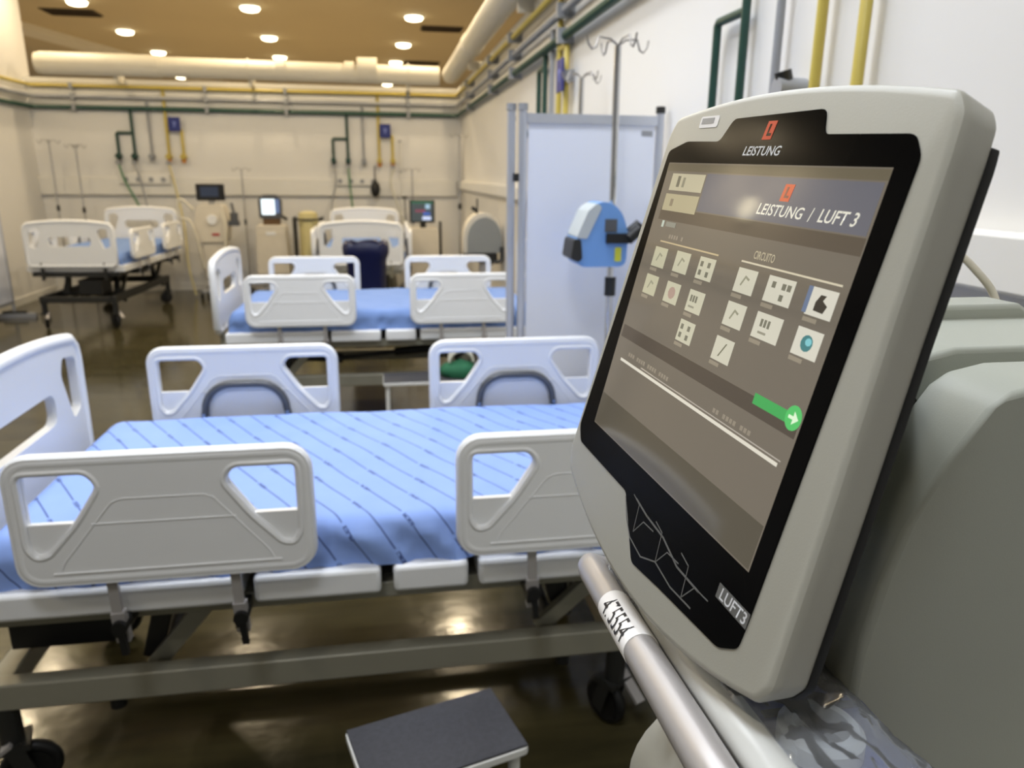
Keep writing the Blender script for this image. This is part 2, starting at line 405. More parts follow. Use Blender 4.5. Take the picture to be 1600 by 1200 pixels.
def outlet(parent, x, z, m, knob):
    o = part('gas_outlet', MB().cyl((x, 0.045, z), (x, -0.06, z), 0.035, 14).cyl((x, -0.06, z), (x, -0.085, z), 0.022, 12), m, parent, smooth=40)
    part('knob', MB().cyl((x, 0.0, z + 0.02), (x, -0.02, z - 0.075), 0.028, 12), knob, o, smooth=40)
def drop(name, label, loc, rz, m, r, paths, outs, knob):
    t_ = thing('gas_pipe_drop', label, 'pipe', loc, rz)
    for p in paths: part('pipe', MB().tube([(a, 0.01, b) for a, b in p], r, 10), m, t_, smooth=50)
    for a, b in outs: outlet(t_, a, b, m, knob)
    return t_
def bed_head_gases(loc, rz, who, zs, s=1.0):
    """loc = wall point; local x along wall, -y away from wall; zs: z top, branch, outlets"""
    zt, zb, zo = zs
    x, y, _ = loc
    drop('g', 'dark green forked gas pipe drop %s' % who, (x, y, 0), rz, M_GREENP, 0.019 * s, [[(0, zt), (0, zo)], [(0, zb), (-0.185, zb), (-0.195, zb - 0.01), (-0.195, zo)]], [(0, zo), (-0.195, zo)], M_DARK)
    drop('g', 'single grey gas pipe drop %s' % who, (x, y, 0), rz, M_GREYP, 0.017 * s, [[(0.21, zt + 0.1), (0.21, zo)]], [(0.21, zo)], M_GREYP)
    drop('g', 'yellow forked gas pipe drop %s' % who, (x, y, 0), rz, M_YELP, 0.019 * s, [[(0.42, zt + 0.25), (0.42, zo)], [(0.42, zb + 0.05), (0.59, zb + 0.05), (0.60, zb + 0.04), (0.60, zo)]], [(0.42, zo), (0.60, zo)], M_BRASS)
bed_head_gases((-3.15, YB - 0.045, 0), 0, 'behind the bed beside the far left wall', (2.34, 2.05, 1.76))
bed_head_gases((-0.43, YB - 0.045, 0), 0, 'behind the bed with the navy bin', (2.34, 2.02, 1.74))
bed_head_gases((XR - 0.045, 5.15, 0), -math.pi / 2, 'on the right wall above the plain blue sheet', (2.34, 2.25, 1.85), 0.9)
bed_head_gases((XR - 0.045, 2.28, 0), -math.pi / 2, 'on the right wall right beside the large touchscreen', (2.34, 2.05, 1.56), 0.72)

def sign(loc, rz, label):
    t_ = thing('wall_sign', label, 'sign', loc, rz)
    part('plate', MB().box(-0.075, 0.075, -0.012, 0, -0.09, 0.09), M_SIGN, t_, bevel=0.004)
    part('mark', MB().prism([(-0.012, -0.035), (0.012, -0.035), (0.012, -0.005), (0.03, 0.012), (0.012, 0.035), (-0.02, 0.035), (-0.02, 0.012), (-0.012, 0.005)], [], XZ, -0.0145, -0.0118), M_SIGNL, t_)
    part('mount', MB().box(-0.03, 0.03, -0.001, 0.07, -0.03, 0.03), M_GREYP, t_)
sign((-2.62, YB - 0.07, 2.165), 0, 'square blue sign above the bed beside the far left wall')
sign((0.078, YB - 0.07, 2.13), 0, 'square blue sign above the bed with the navy bin')
sign((XR - 0.07, 4.53, 2.13), -math.pi / 2, 'square blue sign on the right wall above the folding screen')

# outlets and hoses on the back wall trunking
def hose(label, pts, r, m, cat='hose'):
    P0 = Vector(pts[0]); t_ = thing('gas_hose', label, cat, P0)
    part('tube', MB().tube(smooth_path([Vector(p) - P0 for p in pts]), r, 8), m, t_, smooth=60)
    part('connector', MB().cyl((0, 0.03, 0), (0, -0.02, 0), r * 2.2, 10), M_GREYP, t_, smooth=40)
    return t_
hose('green gas hose hanging to the bed beside the far left wall', [(-3.345, 10.78, 1.68), (-3.27, 10.72, 1.45), (-3.15, 10.68, 1.2), (-3.06, 10.65, 1.0)], 0.014, M_GHOSE)
hose('grey suction hose hanging behind the bed at far left', [(-3.15, 10.78, 1.68), (-3.08, 10.72, 1.45), (-3.04, 10.7, 1.22), (-3.0, 10.66, 0.95)], 0.012, M_GREYP)
hose('pale yellow hose trailing to the floor beside the far left bed', [(-2.73, 10.78, 1.68), (-2.66, 10.7, 1.4), (-2.55, 10.5, 0.9), (-2.5, 10.3, 0.4), (-2.42, 10.2, 0.03)], 0.013, M_YBAG)
hose('blue-green hose behind the bed with the navy bin', [(-0.43, 10.78, 1.66), (-0.42, 10.7, 1.45), (-0.4, 10.65, 1.2), (-0.38, 10.6, 1.0)], 0.013, M_GHOSE)
hose('grey hose hanging left of the navy bin bed', [(-0.62, 10.78, 1.66), (-0.6, 10.7, 1.45), (-0.66, 10.66, 1.2), (-0.68, 10.6, 1.0)], 0.012, M_GREYP)
hose('pale hose hanging under the brown valve at the wall', [(0.17, 10.78, 1.66), (0.13, 10.7, 1.45), (0.2, 10.66, 1.2), (0.3, 10.6, 0.9)], 0.012, M_HOSE)
t = thing('resuscitator_bag', 'small black rubber bag hanging from the end wall', 'medical bag', (-0.08, YB - 0.18, 1.38))
part('bag', MB().lathe([(0.012, -0.12), (0.05, -0.09), (0.066, -0.02), (0.055, 0.05), (0.02, 0.09), (0.012, 0.12)], n=16), M_BLACK, t, smooth=60)
part('strap', MB().tube([(0, 0, 0.11), (0, 0.06, 0.2), (0, 0.175, 0.29)], 0.008, 8), M_BLACK, t)
for i, (x, w) in enumerate([(-3.05, 0.62), (-0.33, 0.6)]):
    t = thing('outlet_box', 'pale outlet box on the trunking %s' % ('by the far left bed' if i == 0 else 'behind the navy bin bed'), 'outlet box', (x, YB - 0.06, 1.5))
    part('cover', MB().box(-w / 2, w / 2, -0.045, 0, -0.09, 0.05), M_TRIM, t, bevel=0.008)
    for k in range(4):
        part('socket', MB().cyl((-w / 2 + 0.08 + k * (w - 0.16) / 3, -0.044, -0.03), (-w / 2 + 0.08 + k * (w - 0.16) / 3, -0.058, -0.03), 0.03, 14), M_GREYP, t)
t = thing('gas_valve', 'grey outlet valve on the right wall above the touchscreen', 'valve', (XR, 1.97, 1.80))
part('body', MB().cyl((0, 0, 0), (-0.08, 0, 0), 0.03, 14), M_GREYP, t, smooth=40)
part('knob', MB().cyl((-0.05, 0, 0), (-0.065, 0, 0.045), 0.022, 12), M_DARK, t, smooth=40)

# ------------------------------------------------------------------ hospital beds
def rail_mesh():
    mb = MB(); W, Hh = 0.32, 0.31
    out = rrect(-W + 0.006, W - 0.006, 0.006, Hh - 0.006, 0.052, 6)
    vee = round_poly([(-0.290, 0.272), (-0.146, 0.272), (-0.122, 0.235), (-0.178, 0.150), (-0.244, 0.076), (-0.272, 0.072), (-0.290, 0.10)], 0.022)
    vee2 = [(-a, b) for a, b in reversed(vee)]
    mb.prism(out, [vee, vee2], XZ, -0.0165, 0.0165)
    inner = rrect(-W + 0.018, W - 0.018, 0.018, Hh - 0.018, 0.042, 6)
    mb.tube([(a, 0, b) for a, b in inner], 0.0185, 12, closed=True)
    pocket = [(-0.292, 0.150), (-0.292, 0.095), (-0.272, 0.068), (-0.242, 0.072), (-0.174, 0.150)]
    for sg in (-1, 1):
        mb.prism([(sg * a, b) for a, b in pocket], [], XZ, -0.007, 0.007)
        for yy in (-0.0095, 0.0095): mb.tube([(sg * a, yy, b) for a, b in vee], 0.0095, 8, closed=True)
    for yy in (-0.0168, 0.0168):
        mb.tube([(a, yy, b) for a, b in [(-0.225, 0.04), (-0.215, 0.062), (-0.105, 0.198), (-0.085, 0.206), (0.085, 0.206), (0.105, 0.198), (0.215, 0.062), (0.225, 0.04)]], 0.0018, 6)
        mb.tube([(-0.15, yy, 0.150), (0.15, yy, 0.150)], 0.002, 6)
        mb.tube([(-0.24, yy, 0.036), (0.24, yy, 0.036)], 0.003, 6)
    return mb
def board_mesh(hgt, w=0.43):
    mb = MB(); n = 16
    top = [(w - 0.035 - (2 * w - 0.07) * i / n, hgt - 0.03 + 0.03 * (1 - (1 - 2 * i / n) ** 2)) for i in range(n + 1)]
    out = [(w, 0.03), (w, hgt - 0.09), (w - 0.01, hgt - 0.055)] + top + [(-w + 0.01, hgt - 0.055), (-w, hgt - 0.09), (-w, 0.03), (-w + 0.03, 0), (w - 0.03, 0)]
    h1 = round_poly([(-w + 0.045, hgt - 0.085), (-w + 0.14, hgt - 0.07), (-w + 0.165, hgt - 0.12), (-w + 0.11, hgt - 0.275), (-w + 0.045, hgt - 0.25)], 0.02)
    h2 = [(-a, b) for a, b in reversed(h1)]
    sl = rrect(-0.2, 0.2, hgt - 0.25, hgt - 0.155, 0.035, 4)
    mb.prism(out, [h1, h2, sl], YZ, -0.014, 0.014)
    mb.tube([(0, a * 0.975, b * 0.985 + 0.004) for a, b in out], 0.021, 10, closed=True)
    return mb
def sheet_mesh(name, m, seed=0):
    # cross-section wrapped around the mattress, unrolled arc length kept for the print
    hx, hy, zt, zb, r = 0.93, 0.445, 0.772, 0.648, 0.045
    prof = [(-hy + 0.02, zb)]
    for i in range(6): prof.append((-hy - 0.004, zb + (zt - r - zb) * i / 5))
    prof += [(-hy + r + r * math.cos(a), zt - r + r * math.sin(a)) for a in [math.radians(180 - 90 * i / 6) for i in range(1, 7)]]
    m_ = 26
    for i in range(1, m_): prof.append((-hy + r + (2 * hy - 2 * r) * i / m_, zt))
    prof += [(-p[0], p[1]) for p in reversed(prof[:13])]
    arcl = [0.0]
    for a, b in zip(prof, prof[1:]): arcl.append(arcl[-1] + math.dist(a, b))
    nx = 110; vs_ = []; uvs = []
    for i in range(nx + 1):
        x = -hx + 2 * hx * i / nx; e = max(0.0, abs(x) - (hx - 0.06)) / 0.06
        sh = 1 - math.sqrt(max(0, 1 - e * e)); xs = x
        for j, (y, z) in enumerate(prof):
            side = max(0.0, min(1.0, (abs(y) - (hy - r)) / r)) * max(0.0, min(1.0, (zt - z) / 0.06))
            q = Vector((x * 3.2, y * 3.0 + seed, z * 6))
            d = noise.noise(q) * 0.012 + noise.noise(q * 2.7) * 0.006
            wr = noise.noise(Vector((x * 11 + z * 9, seed + 3.1, z * 5))) * 0.024 + noise.noise(Vector((x * 26 - z * 14, seed, z * 9))) * 0.011
            yy = y + (-1 if y < 0 else 1) * (wr * side)
            zz = z + d * 0.55 * (1 - side) - sh * 0.05 * (1 if z > 0.70 else 0.2)
            if z <= zb + 1e-6: zz = zb
            vs_.append((xs, yy, max(zz, zb))); uvs.append((x, arcl[j]))
    k = len(prof); fs_ = []
    for i in range(nx):
        for j in range(k - 1): fs_.append((i * k + j, (i + 1) * k + j, (i + 1) * k + j + 1, i * k + j + 1))
    fs_.append(tuple(range(k))); fs_.append(tuple(nx * k + j for j in reversed(range(k))))
    fs_ += [(i * k, i * k + k - 1, (i + 1) * k + k - 1, (i + 1) * k) for i in range(nx)]
    me = bpy.data.meshes.new(name); me.from_pydata(vs_, [], fs_); me.update()
    ul = me.uv_layers.new(name='unrolled')
    for lp in me.loops: ul.data[lp.index].uv = uvs[lp.vertex_index]
    bm = bmesh.new(); bm.from_mesh(me); bmesh.ops.recalc_face_normals(bm, faces=bm.faces[:]); bm.to_mesh(me); bm.free()
    me.materials.append(m); me.polygons.foreach_set('use_smooth', [True] * len(me.polygons)); me.set_sharp_from_angle(angle=math.radians(60))
    return me
RAIL = rail_mesh().mesh('side_rail', M_WHITE, 45)
FOOT = board_mesh(0.45).mesh('footboard', M_WHITE, 45)
HEAD = board_mesh(0.50).mesh('headboard', M_WHITE, 45)
ARCH = MB().tube([(-0.14, 0, 0.03), (-0.14, 0, 0.07)] + [(a, 0, b) for a, b in arc(-0.045, 0.085, 0.092, 180, 90, 8)] + [(a, 0, b) for a, b in arc(0.045, 0.085, 0.092, 90, 0, 8)] + [(0.14, 0, 0.07), (0.14, 0, 0.03)], 0.0125, 10).mesh('pull_handle', M_HANDLE, 50)
BOLT = MB().cyl((0, -0.014, 0), (0, 0.014, 0), 0.007, 10).mesh('bolt', M_CHROME, 40)
BRACK = MB().bar((0, 0, 0.02), (0.004, 0, -0.10), 0.022, 0.012, up=(0, 1, 0)).bar((0.004, 0, -0.08), (0.006, 0.01, -0.16), 0.03, 0.02, up=(0, 1, 0)).mesh('mount_bracket', M_STEEL)
KNOB = MB().cyl((0.006, -0.02, -0.115), (0.006, 0.03, -0.115), 0.017, 14).bar((0.006, -0.01, -0.11), (0.012, -0.01, -0.185), 0.014, 0.014, up=(0, 1, 0)).mesh('release_lever', M_BLACK, 40)
FORK = MB().cyl((0, 0, 0.27), (0, 0, 0.16), 0.028, 14).bar((0, -0.038, 0.17), (0.03, -0.038, 0.062), 0.04, 0.006, up=(0, 1, 0)).bar((0, 0.038, 0.17), (0.03, 0.038, 0.062), 0.04, 0.006, up=(0, 1, 0)).box(-0.03, 0.04, -0.042, 0.042, 0.15, 0.165).mesh('caster_fork', M_DARK, 40)
WHEEL = MB().tube([(0.03 + 0.057 * math.cos(a * math.pi / 12), 0, 0.0735 + 0.057 * math.sin(a * math.pi / 12)) for a in range(24)], 0.0165, 8, closed=True).cyl((0.03, -0.016, 0.0735), (0.03, 0.016, 0.0735), 0.05, 20).mesh('wheel', M_BLACK, 50)
BRAKE = MB().bar((0.0, -0.03, 0.175), (-0.085, -0.02, 0.12), 0.03, 0.01).mesh('brake_lever', M_STEEL)
def make_bed(sheet_me, M_FRAME=M_FRAME):
    t_ = thing('hospital_bed', '', 'bed')
    for s_, x0, x1 in ((0, -0.95, -0.365), (0, -0.335, -0.035), (0, -0.005, 0.18), (0, 0.207, 0.93)):
        part('platform_panel', MB().box(x0, x1, -0.475, 0.475, 0.578, 0.648), M_WHITE, t_, bevel=0.012, seg=3)
    obj('striped_sheet' if sheet_me.name.startswith('striped') else 'sheet', sheet_me, t_)
    uf = MB()
    for y in (-0.40, 0.40): uf.box(-0.97, 0.95, y - 0.02, y + 0.02, 0.535, 0.578)
    for x in (-0.96, -0.35, -0.02, 0.19, 0.94): uf.box(x - 0.02, x + 0.02, -0.38, 0.38, 0.54, 0.578)
    part('upper_frame', uf, M_FRAME, t_, bevel=0.003)
    lf = MB()
    for y in (-0.345, 0.345): lf.box(-1.02, 0.66, y - 0.025, y + 0.025, 0.268, 0.342)
    for x in (-1.0, 0.62): lf.box(x - 0.03, x + 0.03, -0.32, 0.32, 0.275, 0.335)
    part('lower_frame', lf, M_FRAME, t_, bevel=0.005)
    for sy in (-1, 1):
        y = sy * 0.29
        part('lift_arm', MB().bar((-0.64, y, 0.31), (-0.44, y, 0.545), 0.045, 0.03, up=(0, 1, 0)), M_FRAME, t_, bevel=0.003)
        part('lift_arm', MB().bar((0.40, y, 0.32), (0.63, y, 0.53), 0.045, 0.03, up=(0, 1, 0)), M_FRAME, t_, bevel=0.003)
        part('lift_arm', MB().bar((-0.65, y * 0.85, 0.32), (-0.585, y * 0.85, 0.55), 0.05, 0.05, up=(0, 1, 0)), M_DARK, t_, bevel=0.003)
        part('lift_arm', MB().bar((0.42, y * 0.85, 0.55), (0.48, y * 0.85, 0.33), 0.05, 0.04, up=(0, 1, 0)), M_DARK, t_, bevel=0.003)
    for x in (-0.64, 0.44):
        part('pivot_shaft', MB().cyl((x, -0.345, 0.31), (x, 0.345, 0.31), 0.02, 12), M_DARK, t_, smooth=40)
    part('actuator', MB().box(-1.0, -0.74, -0.24, -0.02, 0.36, 0.50).cyl((-0.75, -0.1, 0.44), (-0.3, -0.02, 0.37), 0.035, 14), M_BLACK, t_, smooth=40)
    part('actuator', MB().box(0.45, 0.80, -0.12, 0.12, 0.39, 0.53).cyl((0.5, 0, 0.44), (0.05, 0, 0.40), 0.03, 14), M_BLACK, t_, smooth=40)
    part('cross_tube', MB().cyl((-0.3, 0, 0.37), (0.05, 0, 0.40), 0.016, 12), M_DARK, t_, smooth=40)
    for y in (-0.345, 0.345):
        for x in (-0.72, 0.46):
            part('stop_buffer', MB().cyl((x, y, 0.268), (x, y, 0.238), 0.02, 12), M_BLACK, t_, smooth=40)
    o = obj('footboard', FOOT, t_); o.location = (-1.0, 0, 0.64)
    part('board_post', MB().cyl((-1.0, -0.3, 0.50), (-1.0, -0.3, 0.68), 0.017, 10).cyl((-1.0, 0.3, 0.5), (-1.0, 0.3, 0.68), 0.017, 10).box(-1.01, -0.94, -0.32, 0.32, 0.535, 0.56), M_FRAME, t_, smooth=40)
    o = obj('headboard', HEAD, t_); o.location = (0.985, 0, 0.64)
    part('board_post', MB().cyl((0.985, -0.3, 0.50), (0.985, -0.3, 0.68), 0.017, 10).cyl((0.985, 0.3, 0.5), (0.985, 0.3, 0.68), 0.017, 10).box(0.93, 1.0, -0.32, 0.32, 0.535, 0.56), M_FRAME, t_, smooth=40)
    for sy in (-1, 1):
        for x in (-0.495, 0.467):
            r_ = obj('side_rail', RAIL, t_); r_.location = (x, sy * 0.515, 0.688); r_.rotation_euler = (0, 0, 0 if sy < 0 else math.pi)
            a = obj('pull_handle', ARCH, r_); a.location = (0, 0.028, 0)
            for bx in (-0.14, 0.14):
                b = obj('bolt', BOLT, r_); b.location = (bx, 0.036, 0.075)
            for bx in (-0.135, 0.13):
                b = obj('mount_bracket', BRACK, r_); b.location = (bx, 0.006, 0)
                b = obj('release_lever', KNOB, r_); b.location = (bx, 0.006, 0)
            for bx in (-0.1325, 0.1325): part('mount_arm', MB().box(bx - 0.0125, bx + 0.0125, 0.0, 0.13, -0.145, -0.115), M_DARK, r_)
    for x in (-0.985, 0.62):
        for y in (-0.345, 0.345):
            f_ = obj('caster_fork', FORK, t_); f_.location = (x, y, 0); f_.rotation_euler = (0, 0, random.uniform(-0.5, 0.5) + (2.2 if x > 0 else 0.6))
            obj('wheel', WHEEL, f_); obj('brake_lever', BRAKE, f_)
    return t_
random.seed(4)
SH1 = sheet_mesh('striped_sheet', M_SHEET, 0); SH2 = sheet_mesh('sheet', M_SHEETP, 7)
bed = make_bed(SH1); bed.location = (0, 2.135, 0)
tag(bed, 'white hospital bed with blue sheet printed with dark diagonal lines', 'bed', 'hospital beds')
b2 = make_bed(SH2); b2.location = (0.0, 5.05, 0)
tag(b2, 'white hospital bed with plain blue sheet, behind the striped-sheet bed', 'bed', 'hospital beds')
b3 = make_bed(SH2, M_DARK); b3.location = (-3.03, 9.2, 0); b3.rotation_euler = (0, 0, math.pi / 2 - 0.06)
tag(b3, 'white hospital bed with dark wheels beside the far left wall', 'bed', 'hospital beds')
b4 = copy_tree(b2); b4.location = (-0.225, 9.1, 0); b4.rotation_euler = (0, 0, math.pi / 2)
tag(b4, 'white hospital bed behind the navy bin, its head to the end wall', 'bed', 'hospital beds')

# ------------------------------------------------------------------ step stools
def make_stool(w, d, label, loc, rz):
    t_ = thing('step_stool', label, 'step stool', loc, rz)
    for k, (y0, z) in enumerate(((0.0, 0.42), (-d, 0.21))):
        part('tread', MB().box(-w / 2 + 0.003, w / 2 - 0.003, y0 - d / 2 + 0.003, y0 + d / 2 - 0.003, z - 0.006, z), M_MATBLK, t_, bevel=0.002)
        part('tread_frame', MB().prism(rrect(-w / 2, w / 2, y0 - d / 2, y0 + d / 2, 0.012, 3), [rrect(-w / 2 + .008, w / 2 - .008, y0 - d / 2 + .008, y0 + d / 2 - .008, 0.006, 3)], XY, z - 0.024, z - 0.006), M_WHITEM, t_, bevel=0.002)
        for sx in (-1, 1):
            for sy in (-1, 1):
                x, y = sx * (w / 2 - 0.025), y0 + sy * (d / 2 - 0.025)
                lg = part('leg', MB().cyl((x, y, 0.012), (x, y, z - 0.02), 0.0125, 12), M_WHITEM, t_, smooth=40)
                part('rubber_foot', MB().cyl((x, y, 0), (x, y, 0.025), 0.016, 12), M_BLACK, lg, smooth=40)
    fr = MB()
    for sx in (-1, 1):
        x = sx * (w / 2 - 0.025); fr.cyl((x, -1.5 * d + 0.025, 0.10), (x, d / 2 - 0.025, 0.10), 0.009, 10)
    fr.cyl((-w / 2 + 0.025, d / 2 - 0.025, 0.12), (w / 2 - 0.025, d / 2 - 0.025, 0.12), 0.009, 10)
    part('brace', fr, M_WHITEM, t_, smooth=40)
    return t_
make_stool(0.345, 0.205, 'two-step stool with black rubber treads beside the striped-sheet bed', (0.073, 1.335, 0), math.radians(15.4))
make_stool(0.55, 0.22, 'white-framed step stool beside the plain blue sheet bed', (0.245, 4.30, 0), 0)
t = thing('cloth_bundle', 'dark green cloth bundle with clear tubing on a step stool', 'cloth', (0.42, 4.30, 0.422))
mb = MB(); n, k = 10, 18
mb.lathe([(0.03, 0.0), (0.105, 0.0), (0.115, 0.03), (0.10, 0.06), (0.06, 0.078), (0.02, 0.085)], n=24)
mb.v = [(x * (1 + 0.18 * noise.noise(Vector((x * 14, y * 14, z * 9)))), y * 0.85 * (1 + 0.2 * noise.noise(Vector((x * 12 + 5, y * 12, z)))), z * (1 + 0.25 * noise.noise(Vector((x * 16, y * 16, 3))))) for x, y, z in mb.v]
part('cloth', mb, M_GREENC, t, smooth=70)
for q in range(3):
    part('tubing', MB().tube([(0.01 + 0.07 * math.cos(a * math.pi / 9), -0.03 + q * 0.03, 0.085 + 0.065 * math.sin(a * math.pi / 9) * (1 + .2 * q)) for a in range(0, 10)], 0.008, 8), M_HOSE, t, smooth=60)

# ------------------------------------------------------------------ folding screens
def screen_panel(t_, p0, p1, z0=0.16, z1=1.80, label_tag=False):
    p0, p1 = Vector(p0), Vector(p1); d = (p1 - p0); L_ = d.length; d.normalize()
    a0 = math.atan2(d.y, d.x)
    e = MB().box(0.02, L_ - 0.02, -0.004, 0.004, z0 + 0.03, z1 - 0.02); o = part('panel', e, M_PANEL, t_); o.location = (p0.x, p0.y, 0); o.rotation_euler = (0, 0, a0)
    for nm, mb_ in (('post', MB().cyl((0, 0, 0.07), (0, 0, z1 + 0.01), 0.016, 14)), ('post', MB().cyl((L_, 0, 0.07), (L_, 0, z1 + 0.01), 0.016, 14)),
                    ('top_bar', MB().box(0.014, L_ - 0.014, -0.012, 0.012, z1 - 0.035, z1)), ('bottom_bar', MB().box(0.014, L_ - 0.014, -0.012, 0.012, z0, z0 + 0.035))):
        o = part(nm, mb_, M_ALU, t_, smooth=40); o.location = (p0.x, p0.y, 0); o.rotation_euler = (0, 0, a0)
    for x in (0, L_):
        o = part('post_cap', MB().cyl((x, 0, z1 + 0.01), (x, 0, z1 + 0.035), 0.019, 12), M_DARK if x else M_GREYP, t_, smooth=40); o.location = (p0.x, p0.y, 0); o.rotation_euler = (0, 0, a0)
        o = part('foot', MB().box(x - 0.015, x + 0.015, -0.12, 0.12, 0.05, 0.075).cyl((x - 0.01, -0.1, 0.027), (x + 0.01, -0.1, 0.027), 0.027, 14).cyl((x - 0.01, 0.1, 0.027), (x + 0.01, 0.1, 0.027), 0.027, 14), M_DARK, t_, smooth=40); o.location = (p0.x, p0.y, 0); o.rotation_euler = (0, 0, a0)
    if label_tag:
        o = part('sticker', MB().box(L_ - 0.075, L_ - 0.03, -0.0055, -0.004, z1 - 0.075, z1 - 0.055), M_GREYP, t_); o.location = (p0.x, p0.y, 0); o.rotation_euler = (0, 0, a0)
t = thing('folding_screen', 'white folding privacy screen with aluminium frame against the right wall', 'screen', (0, 0, 0)); t.location = (0.8, 2.95, 0)
screen_panel(t, (-0.26, 0.0), (0.285, 0.0), label_tag=True)
screen_panel(t, (-0.302, 0.02), (-0.196, 0.64))
part('hinge', MB().box(-0.295, -0.265, -0.006, 0.012, 1.55, 1.58).box(-0.295, -0.265, -0.006, 0.012, 0.6, 0.63), M_DARK, t)
t = thing('folding_screen', 'grey-framed privacy screen seen edge-on near the far left wall', 'screen', (-4.04, 8.95, 0))
screen_panel(t, (0, 0), (0, -1.2), z1=1.85)
part('floor_bar', MB().box(-0.25, 0.22, -0.03, 0.03, 0.0, 0.05), M_ALU, t)

# ------------------------------------------------------------------ IV stands
def make_iv(loc, h, label, rz=0.0, hooks=4, r=0.0125, lean=(0, 0), br=0.2):
    t_ = thing('drip_stand', label, 'drip stand', loc, rz)
    part('pole', MB().cyl((0, 0, 0.08), (lean[0], lean[1], h - 0.02), r, 14), M_CHROME, t_, smooth=40)
    part('pole_collar', MB().cyl((lean[0] * .5, lean[1] * .5, h * 0.56), (lean[0] * .5, lean[1] * .5, h * 0.56 + 0.07), r * 1.7, 12), M_DARK, t_, smooth=40)
    for k in range(hooks):
        a = 2 * math.pi * k / hooks + 0.12; c, s_ = math.cos(a), math.sin(a)
        P_ = [(0.0, -0.02), (0.03, 0.0), (0.075, 0.005), (0.088, -0.03), (0.102, -0.036), (0.116, -0.02), (0.122, 0.005)]
        part('hook', MB().tube([(lean[0] + q * c, lean[1] + q * s_, h + z) for q, z in P_], 0.0036, 8), M_HOOK, t_, smooth=60)
    for k in range(5):
        a = 2 * math.pi * k / 5; c, s_ = math.cos(a), math.sin(a)
        lg = part('base_leg', MB().bar((0, 0, 0.10), (br * c, br * s_, 0.075), 0.025, 0.02), M_STEEL, t_)
        part('caster', MB().cyl((br * c - 0.011 * s_, br * s_ + 0.011 * c, 0.028), (br * c + 0.011 * s_, br * s_ - 0.011 * c, 0.028), 0.028, 14).cyl((br * c, br * s_, 0.03), (br * c, br * s_, 0.075), 0.008, 8), M_BLACK, lg, smooth=40)
    return t_
make_iv((0.85, 2.72, 0), 2.03, 'tall chrome drip stand carrying a blue pump before the white screen', 0.1, lean=(-0.02, 0))
make_iv((0.985, 3.8, 0), 2.05, 'chrome drip stand behind the white folding screen', 0.3, br=0.1)
make_iv((-4.03, 10.5, 0), 1.93, 'thin drip stand in the far left corner', 0.2, r=0.011, br=0.12)
make_iv((-3.75, 10.55, 0), 1.88, 'thin drip stand at the head of the far left bed', 0.5, r=0.011, br=0.12)
make_iv((-1.78, 10.5, 0), 1.62, 'short drip stand beside the black-screened machine', 0.4, hooks=2, r=0.010)
make_iv((0.415, 10.55, 0), 1.64, 'short drip stand behind the colourful-screened machine', 0.2, hooks=2, r=0.011)
t = thing('wall_conduit', 'thin pale conduit running down the end wall by the navy bin bed', 'conduit', (0.27, YB, 0))
part('conduit', MB().cyl((0, -0.075, 0.3), (0, -0.075, 2.03), 0.009, 8), M_TRIM, t, smooth=40)
for z in (0.5, 1.0, 1.6, 2.0): part('clip', MB().box(-0.015, 0.015, -0.085, 0, z - 0.01, z + 0.01), M_GREYP, t)
make_iv((0.975, 9.7, 0), 2.05, 'dark drip stand near the far right corner', 0.2, hooks=2, r=0.014, br=0.11)

# infusion pump on the near drip stand
t = thing('infusion_pump', 'blue infusion pump clamped to the drip stand', 'pump', (0.85, 2.72, 1.255))
pf = round_poly([(-0.155, 0.0), (0.02, 0.0), (0.025, 0.12), (0.0, 0.19), (-0.035, 0.225), (-0.085, 0.232), (-0.125, 0.2), (-0.165, 0.11), (-0.178, 0.05)], 0.03)
part('body', MB().prism(pf, [], XZ, -0.085, 0.06), M_PUMP, t, bevel=0.012, seg=3)
part('front_face', MB().prism(round_poly([(-0.168, 0.105), (-0.128, 0.2), (-0.095, 0.226), (-0.078, 0.21), (-0.13, 0.10)], 0.008), [], XZ, -0.088, 0.064), M_PUMPG, t, bevel=0.004)
part('door_latch', MB().prism(round_poly([(-0.188, 0.03), (-0.16, 0.018), (-0.145, 0.03), (-0.152, 0.10), (-0.178, 0.10)], 0.01), [], XZ, -0.09, 0.05), M_DARK, t, bevel=0.004)
part('clamp', MB().box(-0.06, 0.03, -0.10, -0.08, 0.085, 0.12).cyl((0.02, -0.10, 0.10), (0.065, -0.09, 0.135), 0.02, 12), M_BLACK, t, smooth=40)
part('clamp_knob', MB().cyl((0.04, -0.06, 0.12), (0.075, -0.06, 0.15), 0.022, 12), M_BLACK, t, smooth=40)
part('sticker', MB().prism(rrect(-0.012, 0.012, 0.02, 0.07, 0.004), [], lambda a, b, q: (a - 0.012, q, b), -0.0875, -0.084), M_YEL, t)
part('keypad', MB().box(-0.065, -0.02, -0.0875, -0.084, 0.125, 0.17), M_HANDLE, t)

